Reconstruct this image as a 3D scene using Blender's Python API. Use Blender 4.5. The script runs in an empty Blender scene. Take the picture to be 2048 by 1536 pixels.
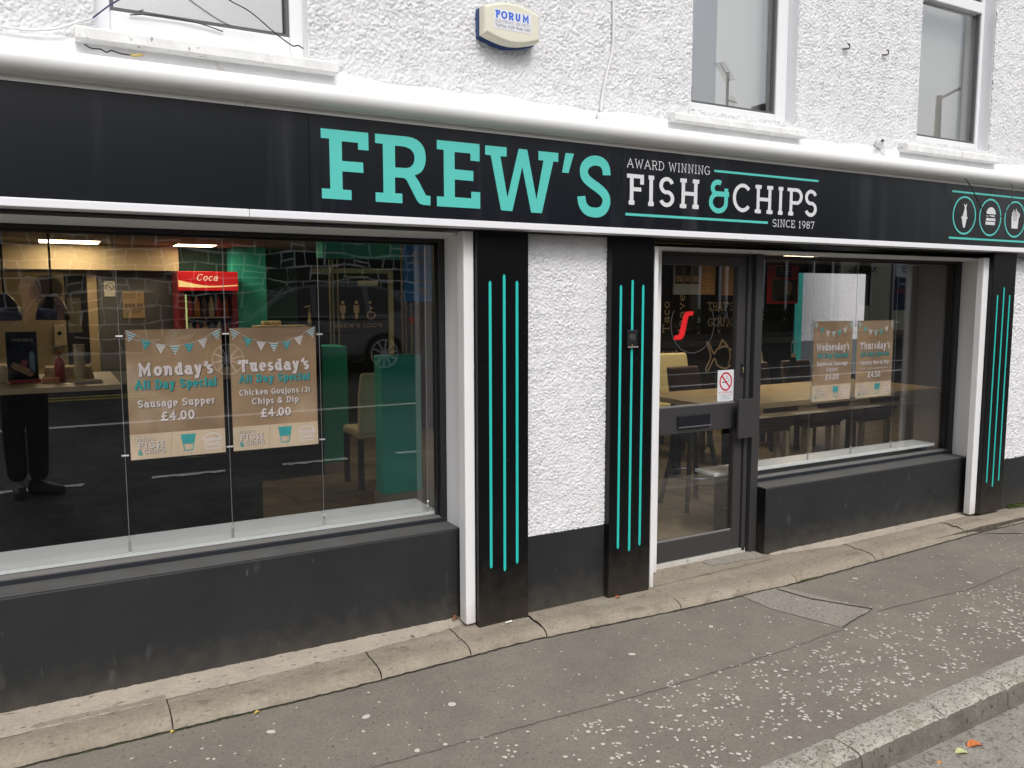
import bpy, math, random
import numpy as np
from mathutils import Vector, Matrix
from mathutils.geometry import tessellate_polygon

random.seed(7)
rng = np.random.default_rng(11)
scene = bpy.context.scene
COL = scene.collection

# ------------------------------------------------------------------ camera
cam_data = bpy.data.cameras.new("camera")
cam = bpy.data.objects.new("camera", cam_data)
COL.objects.link(cam)
cam_data.sensor_fit = 'HORIZONTAL'
cam_data.sensor_width = 36.0
cam_data.lens = 36.0 * 1640.0 / 2048.0
cam_data.clip_start = 0.05
cam_data.clip_end = 400.0
H_ = Vector((0.87183973, -0.05226287, 0.48699494))
N_ = Vector((-0.48978883, -0.08989433, 0.86719427))
D_ = Vector((0.00154398, 0.99457911, 0.10397122))
right = Vector((H_[0], N_[0], -D_[0]))
down = Vector((H_[1], N_[1], -D_[1]))
fwd = Vector((H_[2], N_[2], -D_[2]))
rot = Matrix((right, -down, -fwd)).transposed()
cam.matrix_world = Matrix.Translation((0.0, -3.63, 1.62)) @ rot.to_4x4()
scene.camera = cam

# ------------------------------------------------------------------ light
SUN_EL, SUN_AZ = 46.0, 188.0        # degrees; azimuth clockwise from +Y
world = bpy.data.worlds.new("World")
scene.world = world
world.use_nodes = True
wt = world.node_tree
bg = wt.nodes["Background"]
sky = wt.nodes.new("ShaderNodeTexSky")
sky.sky_type = 'NISHITA'
sky.sun_disc = False
sky.sun_elevation = math.radians(SUN_EL)
sky.sun_rotation = math.radians(SUN_AZ)
sky.air_density = 1.2
sky.dust_density = 4.0
hsv = wt.nodes.new("ShaderNodeHueSaturation")
hsv.inputs['Saturation'].default_value = 0.30
wt.links.new(sky.outputs[0], hsv.inputs['Color'])
wt.links.new(hsv.outputs[0], bg.inputs['Color'])
bg.inputs['Strength'].default_value = 0.15
sun_data = bpy.data.lights.new("sun", 'SUN')
sun_data.energy = 0.75
sun_data.angle = math.radians(14)
sun_data.color = (1.0, 0.985, 0.97)
sun = bpy.data.objects.new("sun", sun_data)
COL.objects.link(sun)
a, e = math.radians(SUN_AZ), math.radians(SUN_EL)
sd = Vector((math.sin(a) * math.cos(e), math.cos(a) * math.cos(e), math.sin(e)))
sun.rotation_euler = (-sd).to_track_quat('-Z', 'Y').to_euler()
vs = scene.view_settings
vs.view_transform = 'Standard'
vs.look = 'None'
vs.gamma = 1.0
vs.use_curve_mapping = False
vs.exposure = 0.32
scene.cycles.max_bounces = 8
scene.cycles.transparent_max_bounces = 24
scene.cycles.glossy_bounces = 4
scene.cycles.diffuse_bounces = 4

# ------------------------------------------------------------------ materials
MATS = {}


def mat(name, col, rough=0.6, spec=0.5, metal=0.0, noise=None, bump=None, spots=None, emit=None, coat=0.0,
        streak=None, dirt=None):
    """noise=(scale, amount[,detail]); bump=(scale,strength,dist); spots=(scale,threshold,colour,amount)"""
    if name in MATS:
        return MATS[name]
    m = bpy.data.materials.new(name)
    m.use_nodes = True
    nt = m.node_tree
    p = nt.nodes["Principled BSDF"]
    p.inputs['Roughness'].default_value = rough
    p.inputs['Specular IOR Level'].default_value = spec
    p.inputs['Metallic'].default_value = metal
    p.inputs['Coat Weight'].default_value = coat
    p.inputs['Base Color'].default_value = (*col, 1)
    if emit:
        p.inputs['Emission Color'].default_value = (*emit[:3], 1)
        p.inputs['Emission Strength'].default_value = emit[3]
    tc = None
    cur = None

    def coord():
        nonlocal tc
        if tc is None:
            g = nt.nodes.new("ShaderNodeNewGeometry")
            tc = g.outputs['Position']
        return tc
    if noise or spots or streak or dirt:
        rgb = nt.nodes.new("ShaderNodeRGB")
        rgb.outputs[0].default_value = (*col, 1)
        cur = rgb.outputs[0]
    for nz in (noise if isinstance(noise, list) else [noise] if noise else []):
        n = nt.nodes.new("ShaderNodeTexNoise")
        nt.links.new(coord(), n.inputs['Vector'])
        n.inputs['Scale'].default_value = nz[0]
        n.inputs['Detail'].default_value = nz[2] if len(nz) > 2 else 4
        mr = nt.nodes.new("ShaderNodeMapRange")
        mr.inputs['From Min'].default_value = 0.3
        mr.inputs['From Max'].default_value = 0.7
        mr.inputs['To Min'].default_value = 1 - nz[1]
        mr.inputs['To Max'].default_value = 1 + nz[1]
        nt.links.new(n.outputs[0], mr.inputs['Value'])
        mx = nt.nodes.new("ShaderNodeVectorMath")
        mx.operation = 'SCALE'
        nt.links.new(cur, mx.inputs[0])
        nt.links.new(mr.outputs[0], mx.inputs['Scale'])
        cur = mx.outputs[0]
    for sp in (spots if isinstance(spots, list) else [spots] if spots else []):
        sc, th, c2, am = sp[:4]
        n = nt.nodes.new("ShaderNodeTexNoise")
        if len(sp) > 4:
            mp = nt.nodes.new("ShaderNodeMapping")
            mp.inputs['Scale'].default_value = sp[4]
            nt.links.new(coord(), mp.inputs['Vector'])
            nt.links.new(mp.outputs[0], n.inputs['Vector'])
        else:
            nt.links.new(coord(), n.inputs['Vector'])
        n.inputs['Scale'].default_value = sc
        n.inputs['Detail'].default_value = 3
        mr = nt.nodes.new("ShaderNodeMapRange")
        mr.inputs['From Min'].default_value = th
        mr.inputs['From Max'].default_value = th + (sp[5] if len(sp) > 5 else 0.04)
        mr.inputs['To Max'].default_value = am
        nt.links.new(n.outputs[0], mr.inputs['Value'])
        mx = nt.nodes.new("ShaderNodeMix")
        mx.data_type = 'RGBA'
        nt.links.new(mr.outputs[0], mx.inputs['Factor'])
        nt.links.new(cur, mx.inputs['A'])
        mx.inputs['B'].default_value = (*c2, 1)
        cur = mx.outputs['Result']
    if dirt:                                   # splash-back dust: (z low, z high, colour, amount)
        sep = nt.nodes.new("ShaderNodeSeparateXYZ")
        nt.links.new(coord(), sep.inputs[0])
        n = nt.nodes.new("ShaderNodeTexNoise")
        nt.links.new(coord(), n.inputs['Vector'])
        n.inputs['Scale'].default_value = 14
        n.inputs['Detail'].default_value = 6
        ad = nt.nodes.new("ShaderNodeMath")
        ad.operation = 'MULTIPLY_ADD'
        nt.links.new(n.outputs[0], ad.inputs[0])
        ad.inputs[1].default_value = -(dirt[1] - dirt[0]) * 1.2
        nt.links.new(sep.outputs['Z'], ad.inputs[2])
        mr = nt.nodes.new("ShaderNodeMapRange")
        w_ = (dirt[1] - dirt[0]) * 0.6
        mr.inputs['From Min'].default_value = dirt[1] - w_
        mr.inputs['From Max'].default_value = dirt[0] - w_
        mr.inputs['To Max'].default_value = dirt[3]
        nt.links.new(ad.outputs[0], mr.inputs['Value'])
        mx = nt.nodes.new("ShaderNodeMix")
        mx.data_type = 'RGBA'
        nt.links.new(mr.outputs[0], mx.inputs['Factor'])
        nt.links.new(cur, mx.inputs['A'])
        mx.inputs['B'].default_value = (*dirt[2], 1)
        cur = mx.outputs['Result']
    if cur is not None:
        nt.links.new(cur, p.inputs['Base Color'])
    if bump:
        n = nt.nodes.new("ShaderNodeTexNoise")
        nt.links.new(coord(), n.inputs['Vector'])
        n.inputs['Scale'].default_value = bump[0]
        n.inputs['Detail'].default_value = 5
        b = nt.nodes.new("ShaderNodeBump")
        b.inputs['Strength'].default_value = bump[1]
        b.inputs['Distance'].default_value = bump[2]
        nt.links.new(n.outputs[0], b.inputs['Height'])
        nt.links.new(b.outputs[0], p.inputs['Normal'])
    MATS[name] = m
    return m


def glass_mat(name, ior, tint=(1, 1, 1), rough=0.0):
    m = bpy.data.materials.new(name)
    m.use_nodes = True
    nt = m.node_tree
    nt.nodes.remove(nt.nodes["Principled BSDF"])
    out = nt.nodes["Material Output"]
    fr = nt.nodes.new("ShaderNodeFresnel")
    geo = nt.nodes.new("ShaderNodeNewGeometry")
    mr = nt.nodes.new("ShaderNodeMapRange")
    mr.inputs['To Min'].default_value = ior
    mr.inputs['To Max'].default_value = 1.0 / ior      # the node inverts it again on the way out
    nt.links.new(geo.outputs['Backfacing'], mr.inputs['Value'])
    nt.links.new(mr.outputs[0], fr.inputs['IOR'])
    tr = nt.nodes.new("ShaderNodeBsdfTransparent")
    tr.inputs['Color'].default_value = (*tint, 1)
    gl = nt.nodes.new("ShaderNodeBsdfGlossy")
    gl.inputs['Roughness'].default_value = rough
    mx = nt.nodes.new("ShaderNodeMixShader")
    nt.links.new(fr.outputs[0], mx.inputs[0])
    nt.links.new(tr.outputs[0], mx.inputs[1])
    nt.links.new(gl.outputs[0], mx.inputs[2])
    nt.links.new(mx.outputs[0], out.inputs[0])
    MATS[name] = m
    return m


RENDER = mat("roughcast_white", (0.74, 0.74, 0.755), 0.85, 0.25, noise=(3.0, 0.03), bump=(330, 0.35, 0.0018))
SMOOTH = mat("masonry_white", (0.78, 0.78, 0.79), 0.6, 0.35, noise=[(5.0, 0.05), (40, 0.02)], bump=(60, 0.15, 0.002),
             spots=(9, 0.63, (0.45, 0.43, 0.40), 0.35))
GLOSSW = mat("gloss_white", (0.80, 0.80, 0.81), 0.35, 0.5, noise=(2.0, 0.02), dirt=(0, .12, (.42, .37, .30), .6))
UPVC = mat("upvc_white", (0.78, 0.79, 0.81), 0.3, 0.5)
SILLW = mat("sill_white", (0.74, 0.74, 0.73), 0.7, 0.3, noise=(14, 0.06), bump=(90, 0.5, 0.003),
            spots=(45, 0.66, (0.22, 0.21, 0.2), 0.8))
FASCIA = mat("fascia_black", (0.005, 0.0065, 0.010), 0.25, 0.60, noise=(1.3, 0.15),
             spots=(3.0, 0.52, (0.045, 0.047, 0.058), 0.45, (3.2, 1.0, 0.22), 0.25))
TRIMG = mat("trim_grey", (0.46, 0.41, 0.40), 0.5, 0.4)
TEAL = mat("vinyl_teal", (0.095, 0.53, 0.475), 0.4, 0.4)
WHITEV = mat("vinyl_white", (0.66, 0.66, 0.68), 0.4, 0.4)
GROOVE = mat("groove_teal", (0.02, 0.50, 0.44), 0.5, 0.4)
PILB = mat("pilaster_black", (0.003, 0.0033, 0.004), 0.30, 0.30, dirt=(-.02, .30, (.045, .038, .030), .75), noise=(6, 0.15), bump=(26, 0.12, 0.004),
           spots=(130, 0.70, (0.15, 0.15, 0.15), 0.6))
RISER = mat("riser_paint", (0.019, 0.0205, 0.022), 0.55, 0.35, dirt=(-.04, .16, (.075, .065, .052), .7), noise=[(2.5, 0.18), (18, 0.08)], bump=(20, 0.12, 0.004),
            spots=[(7, 0.66, (0.09, 0.09, 0.09), 0.55, (1.6, 1, 0.55), 0.12),
                   (22, 0.69, (0.14, 0.14, 0.14), 0.5, (2.5, 1, 0.5), 0.08)])
LEDGE = mat("ledge_sky_light", (0.080, 0.080, 0.078), 0.6, 0.4, noise=(6, 0.15), bump=(40, 0.2, 0.003))  # riser tops: light from the sky is put into this paler colour
FRAME = mat("frame_aluminium", (0.040, 0.038, 0.039), 0.42, 0.5)
FRAMEB = mat("frame_black", (0.012, 0.012, 0.013), 0.4, 0.5)
GLASS = glass_mat("shop_glass", 2.02)
GLASSU = glass_mat("upper_glass", 3.3)
CLEAR = glass_mat("acrylic", 1.35, (0.97, 0.98, 0.98))
PAVE = mat("pavement_asphalt", (0.218, 0.192, 0.160), 0.9, 0.25,
           noise=[(1.6, 0.10), (260, 0.20, 2), (70, 0.10), (8, 0.07)], bump=(240, 0.55, 0.004),
           spots=[(75, 0.66, (0.055, 0.047, 0.04), 0.75), (105, 0.71, (0.34, 0.32, 0.29), 0.7),
                  (2.2, 0.60, (0.20, 0.18, 0.16), 0.35, (0.5, 2.2, 1), 0.1)])
PATCH = mat("patch_asphalt", (0.31, 0.28, 0.24), 0.9, 0.25, noise=[(190, 0.30, 2), (6, 0.06)],
            bump=(190, 0.8, 0.005), spots=[(90, 0.60, (0.06, 0.05, 0.045), 0.8), (120, 0.66, (0.33, 0.31, 0.28), 0.7)])
TAR = mat("tar_joint", (0.035, 0.030, 0.026), 0.85, 0.3, noise=(60, 0.3))
CONC = mat("plinth_concrete", (0.29, 0.25, 0.195), 0.9, 0.2, noise=[(4, 0.10), (60, 0.12), (230, 0.12, 2)],
           bump=(120, 0.5, 0.004), spots=[(11, 0.57, (0.15, 0.125, 0.095), 0.6, (0.75, 1.3, 1), 0.16), (5, 0.60, (0.36, 0.33, 0.28), 0.5, (0.7, 1.5, 1), 0.1), (40, 0.64, (0.11, 0.09, 0.07), 0.6, (0.8, 1.4, 1), 0.05),
                                          (130, 0.70, (0.42, 0.39, 0.34), 0.6)])
MORT = mat("mortar_fillet", (0.42, 0.365, 0.30), 0.95, 0.2, noise=[(7, 0.10), (90, 0.10)], bump=(45, 0.9, 0.006),
           spots=[(34, 0.66, (0.075, 0.06, 0.05), 0.9, (0.6, 1.6, 1), 0.03)])
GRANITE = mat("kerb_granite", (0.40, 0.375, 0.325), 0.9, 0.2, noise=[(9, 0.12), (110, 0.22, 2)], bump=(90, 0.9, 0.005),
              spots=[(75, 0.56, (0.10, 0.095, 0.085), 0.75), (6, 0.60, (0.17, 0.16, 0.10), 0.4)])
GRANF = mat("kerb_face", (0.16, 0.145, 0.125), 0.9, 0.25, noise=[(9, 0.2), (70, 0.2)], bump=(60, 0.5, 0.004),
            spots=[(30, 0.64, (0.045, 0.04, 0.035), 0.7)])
ROAD = mat("road_asphalt", (0.062, 0.061, 0.059), 0.95, 0.08, noise=[(0.7, 0.3), (6, 0.3), (40, .4), (120, 0.4, 2)],
           bump=(120, 0.5, 0.005))
GUTTER = mat("gutter_concrete", (0.30, 0.28, 0.24), 0.9, 0.2, noise=[(8, 0.14), (110, 0.25, 2)], bump=(90, 0.7, 0.006),
             spots=[(38, 0.58, (0.10, 0.098, 0.09), 0.6), (80, 0.64, (0.34, 0.33, 0.29), 0.6)])
CHIP = mat("chip_white", (0.62, 0.58, 0.52), 0.8, 0.3, noise=(30, 0.12))
LINEW = mat("road_paint_white", (0.62, 0.62, 0.58), 0.8, 0.3, noise=(18, 0.12), spots=(60, 0.6, (0.08, 0.08, 0.08), 0.8))
LINEY = mat("road_paint_yellow", (0.60, 0.50, 0.08), 0.8, 0.3, noise=(18, 0.15), spots=(60, 0.6, (0.08, 0.08, 0.08), 0.6))
MOSS = mat("moss", (0.085, 0.13, 0.022), 0.95, 0.1, noise=(60, 0.5))
BLACKR = mat("rubber_black", (0.012, 0.012, 0.012), 0.5, 0.4)
STEEL = mat("brushed_steel", (0.62, 0.63, 0.65), 0.3, 0.5, metal=0.9)
CREAMP = mat("alarm_cream", (0.70, 0.68, 0.56), 0.4, 0.4)
BLUEP = mat("alarm_blue", (0.012, 0.045, 0.16), 0.4, 0.4)


# ------------------------------------------------------------------ object helpers
def link(o, parent=None):
    COL.objects.link(o)
    if parent is not None:
        o.parent = parent
        o.matrix_parent_inverse = Matrix.Translation(-Vector(parent_world(parent)))
    return o


def parent_world(o):
    # every parent here is a translated Empty or an unmoved mesh
    v = Vector(o.get('_wl', (0, 0, 0)))
    return v


def tag(o, label=None, cat=None, group=None, kind=None):
    if label:
        o['label'] = label
    if cat:
        o['category'] = cat
    if group:
        o['group'] = group
    if kind:
        o['kind'] = kind
    return o


def thing(name, label, cat, loc=(0, 0, 0), group=None, kind=None):
    o = bpy.data.objects.new(name, None)
    o.empty_display_size = 0.1
    COL.objects.link(o)
    o.location = loc
    o['_wl'] = list(loc)
    return tag(o, label, cat, group, kind)


def mesh_np(name, v, f, material, parent=None, smooth=False):
    me = bpy.data.meshes.new(name)
    v = np.asarray(v, dtype=np.float32)
    f = np.asarray(f, dtype=np.int32)
    k = f.shape[1]
    me.vertices.add(len(v))
    me.vertices.foreach_set("co", v.ravel())
    me.loops.add(f.size)
    me.loops.foreach_set("vertex_index", f.ravel())
    me.polygons.add(len(f))
    me.polygons.foreach_set("loop_start", np.arange(0, f.size, k, dtype=np.int32))
    me.polygons.foreach_set("loop_total", np.full(len(f), k, dtype=np.int32))
    if smooth:
        me.polygons.foreach_set("use_smooth", np.ones(len(f), dtype=bool))
    me.update(calc_edges=True)
    me.materials.append(material)
    o = bpy.data.objects.new(name, me)
    return link(o, parent)


class MB:
    def __init__(self):
        self.v = []
        self.f = []

    def add(self, verts, faces):
        k = len(self.v)
        self.v += [tuple(p) for p in verts]
        self.f += [tuple(i + k for i in q) for q in faces]
        return self

    def box(self, x0, x1, y0, y1, z0, z1):
        return self.add([(x0, y0, z0), (x1, y0, z0), (x1, y1, z0), (x0, y1, z0),
                         (x0, y0, z1), (x1, y0, z1), (x1, y1, z1), (x0, y1, z1)],
                        [(0, 3, 2, 1), (4, 5, 6, 7), (0, 1, 5, 4), (1, 2, 6, 5), (2, 3, 7, 6), (3, 0, 4, 7)])

    def tube(self, pts, r, n=8, caps=True):
        pts = [Vector(p) for p in pts]
        rings = []
        rad = r if isinstance(r, (list, tuple)) else [r] * len(pts)
        up = None
        for i, p in enumerate(pts):
            t = (pts[min(i + 1, len(pts) - 1)] - pts[max(i - 1, 0)]).normalized()
            if up is None:
                up = Vector((0, 0, 1)) if abs(t.z) < 0.9 else Vector((1, 0, 0))
            b = t.cross(up)
            if b.length < 1e-4:
                b = t.cross(Vector((0.3, 1, 0.2)))
            b.normalize()
            up = b.cross(t).normalized()
            rings.append([p + (b * math.cos(q) + up * math.sin(q)) * rad[i]
                          for q in [2 * math.pi * j / n for j in range(n)]])
        vv = [p for rg in rings for p in rg]
        ff = []
        for i in range(len(pts) - 1):
            for j in range(n):
                ff.append((i * n + j, i * n + (j + 1) % n, (i + 1) * n + (j + 1) % n, (i + 1) * n + j))
        if caps:
            ff.append(tuple(range(n))[::-1])
            ff.append(tuple((len(pts) - 1) * n + j for j in range(n)))
        return self.add(vv, ff)

    def lathe(self, prof, c, n=20, axis='z'):
        vv = []
        for (r, h) in prof:
            for j in range(n):
                q = 2 * math.pi * j / n
                a_, b_ = r * math.cos(q), r * math.sin(q)
                if axis == 'z':
                    vv.append((c[0] + a_, c[1] + b_, c[2] + h))
                elif axis == 'y':
                    vv.append((c[0] + a_, c[1] + h, c[2] + b_))
                else:
                    vv.append((c[0] + h, c[1] + a_, c[2] + b_))
        ff = []
        m = len(prof)
        for i in range(m - 1):
            for j in range(n):
                ff.append((i * n + j, i * n + (j + 1) % n, (i + 1) * n + (j + 1) % n, (i + 1) * n + j))
        ff.append(tuple(range(n))[::-1])
        ff.append(tuple((m - 1) * n + j for j in range(n)))
        return self.add(vv, ff)

    def prism(self, poly, d0, d1, holes=(), plane='xz'):
        """polygon in xz (or yz) extruded along the third axis from d0 (front) to d1"""
        loops = [list(poly)] + [list(h) for h in holes]
        flat = [p for lp in loops for p in lp]

        def P(p, d):
            return (p[0], d, p[1]) if plane == 'xz' else ((d, p[0], p[1]) if plane == 'yz' else (p[0], p[1], d))
        tris = tessellate_polygon([[Vector((p[0], p[1], 0)) for p in lp] for lp in loops])
        n = len(flat)
        vv = [P(p, d0) for p in flat]
        ff = [tuple(t) for t in tris]
        if d1 is not None:
            vv += [P(p, d1) for p in flat]
            ff += [tuple(i + n for i in t[::-1]) for t in tris]
            k = 0
            for lp in loops:
                m = len(lp)
                for i in range(m):
                    ff.append((k + i, k + (i + 1) % m, n + k + (i + 1) % m, n + k + i))
                k += m
        return self.add(vv, ff)

    def build(self, name, material, parent=None, smooth=False, bevel=0, seg=2, fix=True):
        me = bpy.data.meshes.new(name)
        me.from_pydata(self.v, [], self.f)
        me.materials.append(material)
        o = bpy.data.objects.new(name, me)
        link(o, parent)
        if fix:
            import bmesh
            bm = bmesh.new()
            bm.from_mesh(me)
            bmesh.ops.recalc_face_normals(bm, faces=bm.faces)
            bm.to_mesh(me)
            bm.free()
        if smooth:
            for p in me.polygons:
                p.use_smooth = True
        if bevel:
            md = o.modifiers.new("bevel", 'BEVEL')
            md.width = bevel
            md.segments = seg
            md.limit_method = 'ANGLE'
        return o


def box(name, x0, x1, y0, y1, z0, z1, m, parent=None, bevel=0, seg=2):
    return MB().box(x0, x1, y0, y1, z0, z1).build(name, m, parent, bevel=bevel, seg=seg)


def smooth_path(pts, k=6):
    out = []
    P = [Vector(p) for p in pts]
    for i in range(len(P) - 1):
        p0 = P[max(i - 1, 0)]
        p1, p2 = P[i], P[i + 1]
        p3 = P[min(i + 2, len(P) - 1)]
        for s in range(k):
            t = s / k
            out.append(0.5 * ((2 * p1) + (-p0 + p2) * t + (2 * p0 - 5 * p1 + 4 * p2 - p3) * t * t
                              + (-p0 + 3 * p1 - 3 * p2 + p3) * t ** 3))
    out.append(P[-1])
    return out


def value_noise(ny, nx, cell, seed):
    g = np.random.default_rng(seed)
    hy, hx = int(ny / cell) + 3, int(nx / cell) + 3
    lat = g.random((hy, hx))
    ys = np.arange(ny) / cell
    xs = np.arange(nx) / cell
    y0, x0 = ys.astype(int), xs.astype(int)
    fy, fx = ys - y0, xs - x0
    fy = fy * fy * (3 - 2 * fy)
    fx = fx * fx * (3 - 2 * fx)
    fy, fx = fy[:, None], fx[None, :]
    a_ = lat[np.ix_(y0, x0)]
    b_ = lat[np.ix_(y0, x0 + 1)]
    c_ = lat[np.ix_(y0 + 1, x0)]
    d_ = lat[np.ix_(y0 + 1, x0 + 1)]
    return (a_ * (1 - fx) + b_ * fx) * (1 - fy) + (c_ * (1 - fx) + d_ * fx) * fy


def roughcast(name, x0, x1, z0, z1, y, parent, step=0.0065, amp=0.0085, holes=(), seed=1, m=None, cell=1.05):
    nx, nz = int((x1 - x0) / step) + 1, int((z1 - z0) / step) + 1
    xs, zs = np.linspace(x0, x1, nx), np.linspace(z0, z1, nz)
    a1 = value_noise(nz, nx, cell, seed)
    a2 = value_noise(nz, nx, cell * .62, seed + 1)
    a3 = value_noise(nz, nx, 9, seed + 2)
    a4 = np.random.default_rng(seed + 9).random((nz, nx))
    t = np.clip((0.55 * a1 + 0.15 * a2 + 0.30 * a4 - .30) / .34, 0, 1)
    h = t * t * (3 - 2 * t) * (0.7 + 0.6 * a3)
    big = value_noise(nz, nx, 70, seed + 3) * 0.006
    X, Z = np.meshgrid(xs, zs)
    jx = (np.random.default_rng(seed + 5).random(X.shape) - 0.5) * step * 0.5
    Y = y - amp * h - big + 0.003
    v = np.stack([X + jx, Y, Z], -1).reshape(-1, 3)
    i, j = np.meshgrid(np.arange(nz - 1), np.arange(nx - 1), indexing='ij')
    q = np.stack([i * nx + j, i * nx + j + 1, (i + 1) * nx + j + 1, (i + 1) * nx + j], -1)
    cx, cz = xs[:-1] + step / 2, zs[:-1] + step / 2
    keep = np.ones((nz - 1, nx - 1), bool)
    wob = (value_noise(nz - 1, nx - 1, 3, seed + 7) - 0.5) * 0.012
    CX, CZ = np.meshgrid(cx, cz)
    for (hx0, hx1, hz0, hz1) in holes:
        keep &= ~((CX > hx0 + wob) & (CX < hx1 + wob) & (CZ > hz0) & (CZ < hz1))
    return mesh_np(name, v, q[keep], m or RENDER, parent, smooth=True)


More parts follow.
